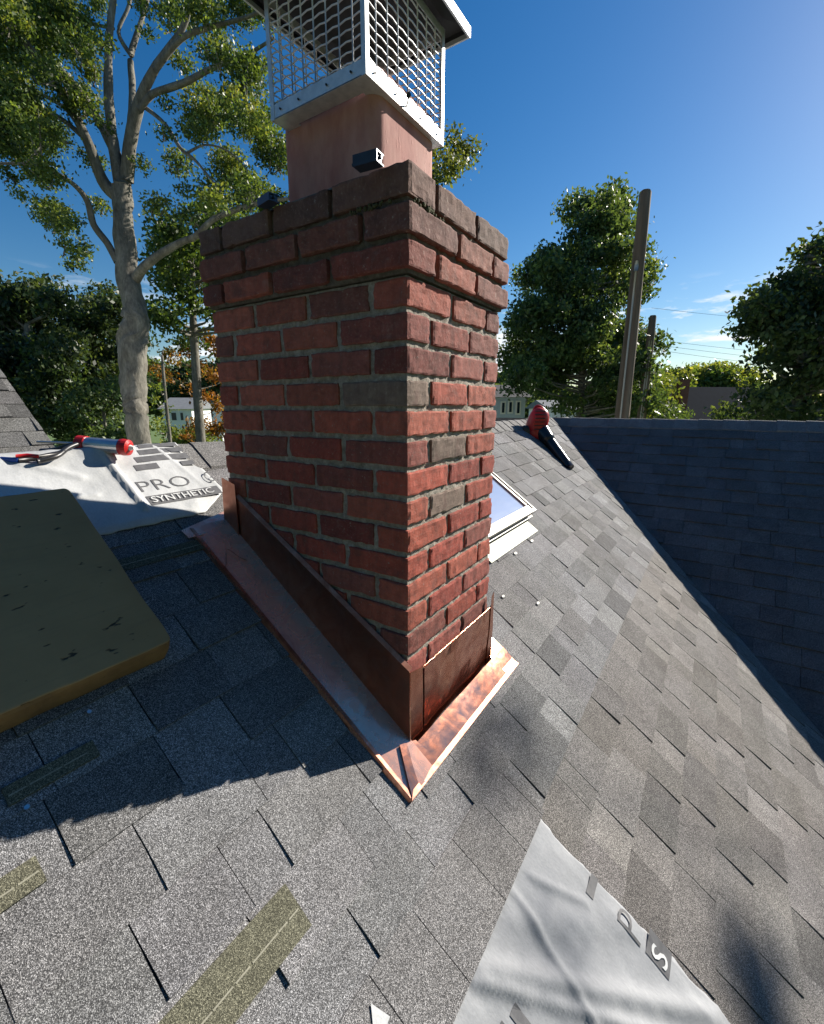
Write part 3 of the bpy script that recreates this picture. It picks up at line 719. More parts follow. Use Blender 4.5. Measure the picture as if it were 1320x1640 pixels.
def text_mesh(name, s, x, y, size, hf, mat, parent, rot=0.0, outline=0.0, sx_=1.0, lift=.0014, shear=0.0):
    cu = bpy.data.curves.new(name, 'FONT'); cu.body = s; cu.size = 1.0; cu.offset = outline; cu.resolution_u = 3
    to = bpy.data.objects.new(name, cu); SC.collection.objects.link(to)
    dg = bpy.context.evaluated_depsgraph_get(); dg.update(); me = bpy.data.meshes.new_from_object(to.evaluated_get(dg))
    bpy.data.objects.remove(to); bm = bmesh.new(); bm.from_mesh(me)
    for v in bm.verts: v.co.x *= size*sx_; v.co.y *= size
    bmesh.ops.triangulate(bm, faces=bm.faces[:])
    bmesh.ops.subdivide_edges(bm, edges=[e for e in bm.edges if e.calc_length() > .01], cuts=1); bmesh.ops.triangulate(bm, faces=bm.faces[:])
    cr_, sr_ = math.cos(rot), math.sin(rot)
    for v in bm.verts:
        X, Y = v.co.x+shear*v.co.y, v.co.y; px_, py_ = x+X*cr_-Y*sr_, y+X*sr_+Y*cr_
        v.co = P(px_, py_, hf(px_, py_)+lift)
    bm.to_mesh(me); bm.free(); me.name = name; me.materials.clear(); me.materials.append(mat)
    o = bpy.data.objects.new(name, me); SC.collection.objects.link(o); o.parent = parent; return o
hLT = hL
def rect(x0, y0, x1, y1): return [(x0, y0), (x1, y0), (x1, y1), (x0, y1)]
bars('printed_bar', [rect(-.105, 1.090, .034, 1.106), rect(-.118, 1.062, -.03, 1.083), rect(.006, 1.062, .040, 1.083),
                          rect(-.145, 1.030, .043, 1.054), rect(-.165, .998, -.088, 1.021), rect(-.004, 1.0, .046, 1.020)], hLT, M_PRINT, undL)
bars('printed_bar', [[(-.03, 1.062), (-.012, 1.062), (-.024, 1.083), (-.03, 1.083)], [(.006, 1.062), (-.006, 1.062), (-.022, 1.083), (.006, 1.083)]], hLT, M_PRINT, undL)
text_mesh('printed_word', 'PRO', -.205, .915, .062, hLT, M_PRINT, undL, outline=-.012, sx_=1.55)
text_mesh('printed_word', 'G', .036, .917, .062, hLT, M_PRINT, undL, outline=-.006, sx_=.75)
on_sheet('printed_band', [rect(-.199, .862, .055, .897)], hLT, M_PRINT, undL)
text_mesh('printed_word', 'SYNTHETIC', -.190, .869, .0315, hLT, M_PRINTW, undL, outline=.006, sx_=1.32, lift=.0042)
bars('printed_bar', [rect(.128, -.497, .190, -.478), rect(-.30, -.46, -.27, -.40), rect(-.25, -.47, -.225, -.41)], hR, M_PRINT, undR, .0016)
text_mesh('printed_word', 'P', .133, -.617, .092, hR, M_PRINT, undR, outline=-.012, sx_=1.25, lift=.0018)
on_sheet('printed_band', [rect(.146, -.690, .214, -.630)], hR, M_PRINT, undR, .0016)
text_mesh('printed_word', 'S', .152, -.681, .058, hR, M_PRINTW, undR, outline=.008, sx_=1.45, lift=.0034)

# bare sealant strips where the upper lamination is missing
M_OLIVE = shingle_mat('olive_granules', (.040, .040, .028), (.115, .112, .078), (.22, .215, .155))
M_SEAL = simple('sealant_line', (.26, .25, .19), .7, 0, .2, 200)
for (x0, y0, x1, y1, lab) in ((-.97, -.078, -.462, -.006, 'olive shingle strip left bare near the bottom edge between grey tabs'), (-1.15, .224, -.757, .262, 'short olive shingle strip at the left edge just below the shade'),
                              (-.60, .690, -.115, .724, 'dark shaded shingle strip beside the upper end of the copper flange'), (-.76, .343, -.615, .372, 'dark shingle strip in the shade below the foam pad corner')):
    t_ = thing('bare_shingle_strip', lab, 'shingle strip', tuple(P(x0, y0)), 'bare shingle strips')
    mb = MB(); n = 14; ym = y0+(y1-y0)*.42
    def q(x, y, h): return P(x, y, h)
    mb.add([q(x0, y0, .002), q(x1, y0, .002), q(x1, y0, .0096), q(x0, y0, .0096), q(x1, y1, .0094), q(x0, y1, .0094), q(x1, y1, .002), q(x0, y1, .002)], [(0,1,2,3),(3,2,4,5),(0,3,5,7),(1,6,4,2),(5,4,6,7)])
    mb.build('strip', M_OLIVE, t_)
    mb = MB(); rs = random.Random(1); x = x0+.004
    while x < x1-.02:
        w_ = rs.uniform(.02, .06); b = min(x+w_, x1-.004); mb.add([q(x, ym, .0101), q(b, ym, .0101), q(b, ym+.0022, .0101), q(x, ym+.0022, .0101)], [(0, 1, 2, 3)]); x = b+rs.uniform(.002, .006)
    mb.build('sealant_line', M_SEAL, t_)

# ------------------------------------------------------------------ foam roof pad
fp = thing('foam_roof_pad', 'thick olive brown foam pad with dark nicks lying in the shade at left', 'foam pad', tuple(P(-.7, .69)))
def foam(h0, h1, inset, mat, name, n=28):
    mb = MB(); x0, x1, y0, y1 = -1.18+inset, -.408-inset, .452+inset, .915-inset
    ring = rrect(x0, y0, x1, y1, .012, 5)
    ring2 = []
    for i in range(len(ring)):
        a, b = Vector(ring[i]), Vector(ring[(i+1) % len(ring)]); k = max(1, int((b-a).length/.03))
        for j in range(k): ring2.append(a+(b-a)*j/k)
    N_ = len(ring2); vs = []
    lv = [(h0, .002), (h0+(h1-h0)*.15, 0), (h0+(h1-h0)*.5, -.001), (h1-(h1-h0)*.12, .0005), (h1, .004)]
    cx_, cy_ = (x0+x1)/2, (y0+y1)/2
    for h_, ins in lv:
        for p in ring2:
            q_ = mnoise.noise(Vector((p.x*18, p.y*18, h_*30)))*.0035
            d = Vector((p.x-cx_, p.y-cy_)).normalized(); pp = p - d*(ins+q_)
            vs.append(P(pp.x, pp.y, h_))
    fs = [(k*N_+i, k*N_+(i+1) % N_, (k+1)*N_+(i+1) % N_, (k+1)*N_+i) for k in range(len(lv)-1) for i in range(N_)]
    fs += [tuple(reversed(range(N_))), tuple(range((len(lv)-1)*N_, len(lv)*N_))]
    mb.add(vs, fs); return mb.build(name, mat, fp)
foam(.010, .078, 0, M_FOAME, 'foam_core'); foam(.0782, .0830, .0025, M_FOAM, 'top_skin')

# ------------------------------------------------------------------ tools on the ridge
def frame_at(A, B):
    A = Vector(A); B = Vector(B); d = (B-A).normalized(); s_ = d.cross(Vector((0, 0, 1))).normalized(); u = s_.cross(d)
    return A, B, d, s_, u
gA, gB = at(136, 711, 1.50), at(196, 716, 1.50)
A, B, d, s_, u = frame_at(gA, gB)
cg = thing('caulking_gun', 'red and silver caulking gun lying on the underlayment at the ridge', 'caulking gun', tuple(A))
mb = MB(); mb.tube([A, B], .024, 20); mb.build('barrel', M_SILV, cg, smooth=False)
mb = MB(); mb.tube([B-d*.004, B+d*.006, B+d*.022, B+d*.026], [.0265, .028, .026, .016], 20); mb.build('end_cap', M_RED, cg)
mb = MB(); mb.tube([A-d*.022, A-d*.02, A+d*.008], [.018, .027, .0265], 20); mb.tube([A-u*.018-s_*.012, B-u*.018-s_*.012], .011, 8); mb.build('carriage', M_RED, cg)
mb = MB(); mb.tube([B+d*.02, B+d*.04], [.012, .005], 12); mb.build('nozzle', M_WHITE, cg)
mb = MB(); mb.tube([A-d*.02, A-d*.16-u*.006], .004, 8); mb.build('push_rod', M_SILV, cg)
mb = MB(); mb.tube(catmull([A-d*.02-u*.004, A-d*.055-u*.012, A-d*.10-u*.03, A-d*.15-u*.038], [.012, .013, .011, .009])[0], .0105, 10); mb.build('handle', M_BLACK, cg, smooth=True)
mb = MB(); mb.tube(catmull([A-d*.03-u*.0, A-d*.06-u*.028-s_*.03, A-d*.10-u*.034-s_*.05], [1, 1, 1])[0], .006, 8); mb.build('trigger', M_BLACK, cg, smooth=True)
A2, B2 = Vector(at(-22, 738, 1.30)), Vector(at(30, 737, 1.31))
pl = thing('pliers', 'pliers with one blue and one red grip at the left edge of the ridge', 'pliers', tuple(A2))
mb = MB(); mb.tube([A2, A2*.6+B2*.4+Vector((0,0,.002)), B2], [.008, .010, .007], 10); mb.build('blue_grip', M_BLUE, pl, smooth=True)
C2, D2 = Vector(at(26, 731, 1.32)), Vector(at(62, 731, 1.34))
mb = MB(); mb.tube([C2, C2*.5+D2*.5, D2], [.006, .009, .006], 10); mb.build('red_grip', M_RED, pl, smooth=True)
E2 = Vector(at(88, 728, 1.37))
mb = MB(); mb.tube([B2, B2*.5+E2*.5-Vector((0,0,.004)), E2], [.006, .007, .006], 8); mb.tube([D2, E2, Vector(at(104, 722, 1.40))], [.005, .009, .003], 8); mb.build('jaw', M_BLACK, pl, smooth=True)
mb = MB(); mb.tube(catmull([at(60, 739, 1.33), at(90, 731, 1.37), at(108, 718, 1.42), at(124, 711, 1.46)], [1]*4)[0], .008, 8)
o = mb.build('snips', M_BLACK, None, smooth=True); tag(o, 'black handled snips between the pliers and the caulking gun', 'snips')

# ------------------------------------------------------------------ leaf blower
bd_ = 4.55
bc = Vector(at(860, 683, bd_))
bl = thing('leaf_blower', 'red handheld leaf blower with black tube resting where the two ridges meet', 'leaf blower', tuple(bc-Vector((0, 0, .12))))
rgt = Vector(R0); fwd = Vector(R2); up_ = Vector((0, 0, 1))
def ell(mb, c, ax, r, nu=20, nv=12, tone=(1, 1, 1), pw=1.0):
    vs = []; fs = []
    for j in range(nv+1):
        ph = -math.pi/2+math.pi*j/nv
        for i in range(nu):
            t = 2*math.pi*i/nu
            ct, st, cp, sp = math.cos(t), math.sin(t), math.cos(ph), math.sin(ph)
            f_ = lambda q: math.copysign(abs(q)**pw, q)
            vs.append(c + ax[0]*(r[0]*f_(ct)*f_(cp)) + ax[1]*(r[1]*f_(st)*f_(cp)) + ax[2]*(r[2]*f_(sp)))
    for j in range(nv):
        for i in range(nu): fs.append((j*nu+i, j*nu+(i+1) % nu, (j+1)*nu+(i+1) % nu, (j+1)*nu+i))
    mb.add(vs, fs, tone)
fan_ax = (rgt*.93+up_*-.25).normalized()
axs = (fan_ax, (up_ + fan_ax*.25).normalized(), fwd)
mb = MB(); ell(mb, bc+up_*.03, axs, (.105, .155, .10), 24, 14, pw=.8); ell(mb, bc-up_*.07+rgt*.0, axs, (.10, .09, .09), 20, 12, pw=.7); mb.build('housing', M_RED, bl, smooth=True)
mb = MB()
for k in range(6):
    a_ = bc+up_*(.13-.035*k)-fwd*.098
    mb.tube([a_-rgt*.05, a_+rgt*.05], .005, 6)
mb.build('intake_grille', M_BLACK, bl)
mb = MB(); mb.tube(catmull([bc+up_*.14-rgt*.05, bc+up_*.20-rgt*.01, bc+up_*.16+rgt*.07, bc+up_*.05+rgt*.10], [1]*4)[0], .014, 10); mb.build('handle', M_RED, bl, smooth=True)
mb = MB(); ell(mb, bc-rgt*.11-up_*.055, axs, (.06, .06, .07), 16, 10, pw=.6); mb.build('engine', M_BLACK, bl, smooth=True)
t0 = bc+rgt*.03-up_*.02; t1 = Vector(at(913, 750, 4.28))
tp, tr = catmull([t0, t0*.66+t1*.34, t0*.64+t1*.36, t1], [.085, .062, .055, .045], 4)
mb = MB(); mb.tube(tp, tr, 18, tone=(1, 1, 1)); mb.build('blower_tube', simple('glossy_black', (.02, .02, .022), .22, 0, .1, 10), bl, smooth=True)

# ------------------------------------------------------------------ skylight
sk = thing('skylight', 'low skylight with pale metal frame and sky reflecting glass behind the chimney', 'skylight', tuple(P(1.5, .6)))
X0, X1, Y0, Y1, HH = 1.10, 1.85, .318, .94, .080
def pb(mb, a, b, tone=(1, 1, 1)):
    x0, y0, h0 = a; x1, y1, h1 = b
    vs = [P(x0, y0, h0), P(x1, y0, h0), P(x1, y1, h0), P(x0, y1, h0), P(x0, y0, h1), P(x1, y0, h1), P(x1, y1, h1), P(x0, y1, h1)]
    mb.add(vs, [(0,3,2,1),(4,5,6,7),(0,1,5,4),(1,2,6,5),(2,3,7,6),(3,0,4,7)], tone)
fw = .045
mb = MB(); pb(mb, (X0, Y0, .0), (X1, Y0+fw, HH)); pb(mb, (X0, Y1-fw, 0), (X1, Y1, HH)); pb(mb, (X0, Y0+fw, 0), (X0+fw, Y1-fw, HH)); pb(mb, (X1-fw, Y0+fw, 0), (X1, Y1-fw, HH))
bevel(mb.build('frame', M_TRIMG, sk), .004)
M_SKW = simple('skylight_trim', (.30, .285, .26), .45, .2, .06, 30)
mb = MB(); pb(mb, (X1-.012, Y0-.004, HH+.0005), (X1+.004, Y1+.004, HH+.007)); pb(mb, (X0-.004, Y0-.004, HH+.0005), (X1-.012, Y0+.012, HH+.007)); pb(mb, (X0, Y0-.010, .018), (X1+.01, Y0-.001, .034)); pb(mb, (X1+.001, Y0-.001, .018), (X1+.01, Y1, .034))
mb.build('trim', M_SKW, sk)
gm = Mat('skylight_glass'); gm.set(Base_Color=(.30, .36, .52, 1), Roughness=.12, Metallic=0.0); gm.b.inputs['Specular IOR Level'].default_value = 1.0; gm.b.inputs['IOR'].default_value = 1.9; gm.b.inputs['Coat Weight'].default_value = 1.0; gm.b.inputs['Coat Roughness'].default_value = .08  # blue base paints in sky reflection on top of the real gloss
gm.bump(gm.noise(6, 3), .15, .02)
mb = MB(); pb(mb, (X0+fw-.01, Y0+fw-.01, HH-.022), (X1-fw+.01, Y1-fw+.01, HH-.012)); mb.build('glass', gm.m, sk)
m = Mat('lead_apron'); n1 = m.noise(26, 7, .65); m.col(m.ramp(n1, [(.3, (.13, .14, .115)), (.55, (.22, .24, .195)), (.8, (.33, .35, .30))])).set(Roughness=.55, Metallic=.2); m.bump(n1, .4, .004)
mb = MB(); pb(mb, (X0-.02, Y0-.085, .010), (X1-.06, Y0-.014, .013)); mb.build('apron', m.m, sk)

# sealant dabs and nails
M_DAB = simple('white_sealant', (.50, .50, .46), .5, 0, .1, 60)
def hitP(px, py, h=0.0):
    v = at(px, py, 1.0)-CAM; n_ = np.array(NRM); p0 = np.array(P(0, 0, h)); t = n_.dot(p0-CAM)/n_.dot(v); return CAM+v*t
for i, (px, py, r_, lab) in enumerate(((852, 866, .016, 'white sealant dab just below the skylight corner'), (826, 886, .015, 'white sealant dab between skylight apron and chimney'),
        (806, 955, .011, 'white sealant dab on the shingles right of the lower chimney'), (862, 966, .013, 'pale sealant dab farthest down the slope from the skylight'))):
    c = Vector(hitP(px, py, .008)); mb = MB(); rs = random.Random(i)
    ell(mb, c, (Vector((1, 0, 0)), VDIR, NRM), (r_*1.3, r_*.6, .002), 12, 6); ell(mb, c+Vector((r_*.9, .004, .0)), (Vector((1, .5, 0)), VDIR, NRM), (r_*.5, r_*.35, .003), 12, 6)
    o = mb.build('sealant_dab', M_DAB, None, smooth=True); tag(o, lab, 'sealant', 'white sealant dabs on the shingles')
for i, (px, py, lab) in enumerate(((43, 1293, 'shiny nail head in the shade near the left edge'), (143, 1140, 'shiny nail head in the shade below the foam pad'), (1228, 1031, 'small nail head in the dark valley at right'))):
    mb = MB(); c = Vector(hitP(px, py, .0095)); mb.tube([c, c+NRM*.0018], .0042 if i < 2 else .012, 12)
    o = mb.build('roofing_nail', M_SILV, None); tag(o, lab, 'nail', 'roofing nails')
# copper offcut curl
pts = [hitP(345, 895, .03), hitP(352, 912, .016), hitP(362, 905, .02), hitP(364, 880, .03), hitP(385, 893, .03), hitP(400, 899, .018)]
pts, _ = catmull(pts, [1]*6, 6); mb = MB(); mb.tube(pts, .0012, 6)
o = mb.build('copper_wire_offcut', M_CUD, None, smooth=True); tag(o, 'curled copper wire offcut on the flange below the upper corner', 'copper wire')

# ------------------------------------------------------------------ rear wing roof at far left
wing = thing('neighbouring_house', 'far house at the left edge with worn grey shingled roof', 'house', (-3, 5, GROUND))
d2 = -2.61
def tone_w(u, v): return (1.15, 1.13, 1.08)
slope('roof', (0, 0, d2), (1, 0, 0), VDIR, NRM, -6.0, .25, [(2.2+.119*k)*NL for k in range(44)], 31, M_SHF, wing, .12, .3, .012, tonef=tone_w)
mb = MB()
mb.add([(.25, 2.2, S*2.2+d2-.012), (.25, 7.4, S*7.4+d2-.012), (.25, 7.4, S*7.4+d2-.14), (.25, 2.2, S*2.2+d2-.14), (.22, 2.2, S*2.2+d2-.034), (.22, 7.4, S*7.4+d2-.034), (.22, 7.4, S*7.4+d2-.14), (.22, 2.2, S*2.2+d2-.14)],
       [(0,3,2,1),(4,5,6,7),(0,1,5,4),(1,2,6,5),(2,3,7,6),(3,0,4,7)]); mb.build('rake_board', M_TRIMG, wing)
mb = MB(); ytop = 7.4; zt_ = S*ytop+d2
vs = []
for x in (-6.0, .15):
    vs += [(x, 2.4, GROUND), (x, 2.4, S*2.4+d2-.05), (x, ytop, zt_-.05), (x, 12.4, S*2.4+d2-.05), (x, 12.4, GROUND)]
mb.add(vs, [(0, 1, 2, 3, 4), (9, 8, 7, 6, 5), (0, 5, 6, 1), (3, 8, 9, 4), (1, 6, 7, 2), (2, 7, 8, 3)]); mb.build('wall', M_WHITE, wing)

# ------------------------------------------------------------------ trees
def leaves(name, blobs, parent, size, cols, seed, dens=1.0, cl=9, gaps=(), flat=.75):
    """blobs: (centre, radius, weight). Leaves come in twig-end clusters spread through every blob."""
    rs = np.random.RandomState(seed); allv = []; allt = []
    for (c, r, wgt) in blobs:
        c = np.array(c, float); ncl = max(3, int(wgt*dens*62*(r/.6)**2))
        q = rs.normal(size=(ncl, 3)); q /= np.linalg.norm(q, axis=1)[:, None]
        rad = r*(rs.uniform(0, 1, ncl)**.45)
        cc = c + q*rad[:, None]*np.array([1, 1, flat])
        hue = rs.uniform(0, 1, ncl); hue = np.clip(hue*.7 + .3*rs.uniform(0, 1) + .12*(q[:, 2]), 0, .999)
        for k in range(ncl):
            n = rs.randint(cl-4, cl+5); ctr = cc[k] + rs.normal(size=(n, 3))*size*np.array([1.35, 1.35, .8])
            a = rs.normal(size=(n, 3)); a[:, 2] -= .5; a /= np.linalg.norm(a, axis=1)[:, None]
            b = np.cross(a, rs.normal(size=(n, 3))); b /= np.linalg.norm(b, axis=1)[:, None]
            s_ = size*rs.uniform(.6, 1.25, n)[:, None]
            quad = np.stack([ctr-a*s_*.62, ctr+b*s_*.34, ctr+a*s_*.62, ctr-b*s_*.34], 1)
            allv.append(quad.reshape(-1, 3))
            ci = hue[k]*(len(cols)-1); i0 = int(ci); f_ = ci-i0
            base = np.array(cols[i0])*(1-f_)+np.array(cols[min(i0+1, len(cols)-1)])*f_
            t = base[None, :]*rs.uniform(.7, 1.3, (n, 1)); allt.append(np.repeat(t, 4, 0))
    V = np.concatenate(allv).astype(np.float32); T = np.concatenate(allt).astype(np.float32); nq = len(V)//4
    me = bpy.data.meshes.new(name); me.vertices.add(len(V)); me.vertices.foreach_set('co', V.ravel())
    me.loops.add(len(V)); me.loops.foreach_set('vertex_index', np.arange(len(V), dtype=np.int32))
    me.polygons.add(nq); me.polygons.foreach_set('loop_start', np.arange(0, len(V), 4, dtype=np.int32))
    me.update(calc_edges=True); me.validate()
    ca = me.color_attributes.new('tone', 'FLOAT_COLOR', 'POINT'); ca.data.foreach_set('color', np.c_[T, np.ones(len(T), np.float32)].ravel())
    me.materials.append(M_LEAF); o = bpy.data.objects.new(name, me); SC.collection.objects.link(o); o.parent = parent
    if parent: o.matrix_parent_inverse = parent.matrix_world.inverted()
    return o
def limb(mb, pts, w, depth, dz=None):
    """pts px polyline with px widths; depth or depths -> tapered tube"""
    n = len(pts); dz = dz or [0]*n
    P3_ = [at(x, y, depth+dz[i]) for i, (x, y) in enumerate(pts)]; R_ = [w[i]*.72/2/FPX*(depth+dz[i]) for i in range(n)]
    a, b = catmull(P3_, R_, 5); mb.tube(a, b, 10, jitter=.18); return a
DO = 12.0
oak = thing('oak_tree', 'tall oak with pale grey trunk and spreading limbs at upper left', 'tree', tuple(np.r_[at(225, 700, DO)[:2], GROUND]), 'trees around the house')
tk = MB()
base = at(222, 705, DO); foot = np.array([base[0], base[1], GROUND])
pts = [foot, base, at(216, 640, DO), at(214, 590, DO), at(213, 545, DO), at(217, 510, DO), at(210, 470, DO), at(204, 430, DO), at(200, 380, DO), at(196, 335, DO), at(195, 300, DO)]
rad = [w/2/FPX*DO for w in (50, 33, 35, 37, 41, 38, 31, 31, 30, 28, 28)]
a, b = catmull(pts, rad, 6); tk.tube(a, b, 20, jitter=.30)
limbs = [
 ([(190, 315), (165, 290), (139, 223), (105, 157), (70, 105), (35, 60), (0, 14), (-50, -45)], [30, 24, 20, 18, 17, 15, 13, 9], [0, -.1, -.4, -.7, -1, -1.3, -1.6, -2]),
 ([(196, 300), (181, 235), (146, 174), (115, 132), (80, 94), (35, 38), (-10, -20)], [28, 22, 18, 16, 14, 12, 8], [0, .2, .5, .8, 1.2, 1.5, 1.8]),
 ([(194, 300), (180, 223), (174, 139), (174, 70), (181, 0), (184, -70)], [28, 22, 18, 15, 13, 9], [0, 0, -.1, -.2, -.3, -.4]),
 ([(200, 300), (205, 250), (211, 200), (212, 139), (210, 87), (226, 35), (238, -10), (250, -60)], [26, 24, 18, 14, 12, 10, 9, 6], [0, .1, .3, .5, .6, .8, 1.0, 1.2]),
 ([(211, 90), (190, 52), (206, 10), (216, -40)], [10, 8, 7, 5], [.6, .5, .5, .5]),
 ([(203, 290), (208, 235), (222, 167), (251, 105), (289, 52), (307, 0), (320, -60)], [28, 26, 23, 17, 13, 11, 8], [0, -.2, -.5, -.8, -1, -1.2, -1.5]),
 ([(248, 112), (289, 63), (331, 45), (394, 28), (440, 5)], [14, 12, 10, 8, 6], [-.8, -1, -1.2, -1.5, -1.8]),
 ([(222, 175), (246, 150), (296, 132), (348, 105), (400, 85), (440, 60)], [16, 14, 13, 11, 8, 5], [-.5, -.6, -.9, -1.1, -1.3, -1.5]),
 ([(232, 172), (265, 199), (289, 237), (314, 258), (348, 300), (370, 330)], [9, 8, 8, 6, 4, 3], [-.4, -.6, -.9, -1.1, -1.3, -1.5]),
 ([(300, 245), (330, 232), (370, 245), (410, 290)], [6, 4, 4, 2], [-1, -1.1, -1.2, -1.3]),
 ([(188, 420), (172, 390), (150, 359), (139, 320), (115, 293), (70, 268), (30, 262), (-10, 262)], [16, 15, 14, 13, 10, 8, 6, 5], [0, -.1, -.3, -.5, -.8, -1.1, -1.3, -1.5]),
 ([(215, 450), (228, 432), (251, 411), (290, 388), (314, 378), (341, 352), (380, 335), (430, 322), (470, 318)], [22, 20, 17, 15, 14, 12, 11, 9, 6], [0, -.2, -.4, -.6, -.8, -1.0, -1.2, -1.4, -1.6]),
 ([(140, 225), (105, 195), (70, 176), (30, 172), (-20, 168)], [11, 10, 8, 7, 5], [-.4, -.5, -.7, -.9, -1]),
 ([(125, 200), (100, 170), (50, 145), (0, 138)], [9, 8, 7, 5], [-.5, -.3, 0, .2]),
 ([(182, 45), (150, 38), (120, 20), (100, 0)], [7, 6, 4, 3], [-.2, -.1, 0, 0]),
 ([(110, 230), (75, 215), (60, 240), (40, 262)], [6, 5, 4, 3], [-.5, -.8, -1, -1.1]),
 ([(348, 104), (330, 80), (322, 60)], [4, 3, 2], [-1.1, -1, -1])]
for pts, w, dz in limbs: limb(tk, pts, w, DO, dz)
oak_blobs_px = [(30,50,62),(95,25,50),(15,140,50),(50,205,52),(125,165,30),(15,230,40),(70,275,30),(120,70,34),(150,120,24),(150,10,22),(225,8,20),(280,25,32),(330,14,36),(385,12,34),(352,85,34),(398,118,38),(295,105,20),
 (330,175,42),(392,180,46),(436,245,40),(370,262,36),(318,205,30),(286,262,26),(345,312,32),(402,305,42),(92,345,30),(118,392,24),(75,325,20),(150,262,20),(232,262,14),(98,130,26),(60,110,30),(-20,90,40),(-15,200,40),(165,200,14),
 (265,160,12),(262,215,14),(300,300,14),(150,330,16),(128,420,16),(440,330,34),(255,330,22),(420,210,28),(430,10,24),(5,20,40),(60,5,40),(160,60,16),(240,60,12),(10,285,16),(40,310,12),(300,345,18),(380,352,22)]
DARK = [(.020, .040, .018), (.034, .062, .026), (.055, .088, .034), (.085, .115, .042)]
rt = random.Random(17); ob = []
for (x, y, r) in oak_blobs_px:
    for k in range((3 if x < 170 else 2) if r > 26 else 1):
        dd = DO + rt.uniform(-2.2, 1.6); ob.append((at(x+rt.uniform(-8, 8), y+rt.uniform(-8, 8), dd), r/FPX*dd*.92, 1.0 if k == 0 else .6))
for (c, r, w) in ob[::2]:      # twigs reaching into the leaf masses
    c = Vector(c)
    for _ in range(3):
        e = c + Vector((rt.gauss(0, r*.5), rt.gauss(0, r*.5), rt.gauss(0, r*.4))); s0 = c + Vector((rt.gauss(0, .1), rt.gauss(0, .1), -r*.8))
        tk.tube([s0, (s0+e)/2+Vector((0, 0, .06)), e], [.018, .012, .005], 5, cap=False)
tk.build('trunk', M_BARK, oak, smooth=True)
GREEN = [(.034, .062, .020), (.056, .098, .028), (.09, .145, .036), (.145, .195, .044), (.25, .26, .06)]
DGREEN = [(.034, .064, .028), (.058, .102, .042), (.092, .145, .052), (.14, .19, .065)]
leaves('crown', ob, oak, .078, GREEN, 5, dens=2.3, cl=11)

def tree(name, label, px, depth, blobs, size, cols, seed, dens=1.0, trunk_w=14, top=None, group='trees around the house', cat='tree', depthvar=.12, cl=9, flat=.85):
    b0 = at(px, 650, depth); t_ = thing(name, label, cat, (b0[0], b0[1], GROUND), group); rs = random.Random(seed)
    bl_ = []; mb = MB()
    ys = [b[1] for b in blobs]; topy = top if top is not None else min(ys)
    tp_ = at(px, topy, depth); r0 = trunk_w/2/FPX*depth
    a, b = catmull([(b0[0], b0[1], GROUND), tuple(b0*.5+tp_*.5+np.array([rs.uniform(-.1, .1)]*3)), tuple(tp_)], [r0*1.3, r0*.8, r0*.2], 6); mb.tube(a, b, 9, jitter=.15)
    for (x, y, r) in blobs:
        dd = depth*(1+rs.uniform(-depthvar, depthvar)); c = at(x, y, dd); bl_.append((c, r/FPX*dd, 1.0))
        st = at(px, min(y+r*1.2, 700), depth); mb.tube([tuple(st), tuple((st+c)/2+np.array([0, 0, -.15])), tuple(c)], [r0*.35, r0*.22, r0*.08], 6, cap=False)
    mb.build('trunk', M_BARK, t_, smooth=True); leaves('crown', bl_, t_, size, cols, seed, dens, cl, flat=flat); return t_
def fill(outline, n, rmin, rmax, seed):
    """random blob centres inside a px outline polygon"""
    rs = random.Random(seed); out = []; xs = [p[0] for p in outline]; ys = [p[1] for p in outline]
    def inside(x, y):
        c = False; j = len(outline)-1
        for i in range(len(outline)):
            (xi, yi), (xj, yj) = outline[i], outline[j]
            if (yi > y) != (yj > y) and x < (xj-xi)*(y-yi)/(yj-yi)+xi: c = not c
            j = i
        return c
    while len(out) < n:
        x, y = rs.uniform(min(xs), max(xs)), rs.uniform(min(ys), max(ys)); r = rs.uniform(rmin, rmax)
        if all(inside(x+r*.75*a, y+r*.75*b) for a, b in ((1, 0), (-1, 0), (0, 1), (0, -1))): out.append((x, y, r))
    return out
tree('maple_tree', 'tall dense green tree with a pointed crown between chimney and utility pole', 935, 21,
     fill([(985, 288), (1012, 305), (1020, 345), (1040, 400), (1063, 450), (1064, 540), (1055, 670), (800, 670), (797, 560), (812, 480), (835, 430), (868, 385), (890, 345), (930, 305)], 120, 15, 30, 3) + [(986, 303, 13), (972, 318, 16), (998, 330, 15), (955, 335, 17), (985, 345, 20), (1015, 360, 14)], .17, DGREEN, 41, .85, 12, 420)
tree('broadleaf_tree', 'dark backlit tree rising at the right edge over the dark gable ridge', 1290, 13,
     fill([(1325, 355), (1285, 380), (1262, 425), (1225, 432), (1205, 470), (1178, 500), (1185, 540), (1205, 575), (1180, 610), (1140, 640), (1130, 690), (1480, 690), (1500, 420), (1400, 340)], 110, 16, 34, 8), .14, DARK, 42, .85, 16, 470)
tree('broadleaf_tree', 'wide dark tree behind the far left shingled roof', 50, 21,
     fill([(-90, 470), (0, 440), (60, 440), (110, 452), (130, 520), (120, 700), (-110, 720)], 46, 22, 44, 10), .2, DARK, 43, .6, 18, 480)
tree('broadleaf_tree', 'round dark tree just left of the pale oak trunk', 150, 24,
     fill([(100, 450), (140, 432), (200, 432), (225, 470), (240, 560), (235, 700), (90, 710), (85, 560)], 34, 18, 36, 12), .2, DARK, 44, .6, 14, 470)
tree('broadleaf_tree', 'dark green tree filling the gap between oak trunk and chimney', 310, 19,
     fill([(225, 350), (262, 330), (330, 322), (420, 345), (430, 560), (300, 560), (240, 600), (232, 480)], 30, 18, 34, 14), .18, GREEN[:4], 45, .6, 14, 380)
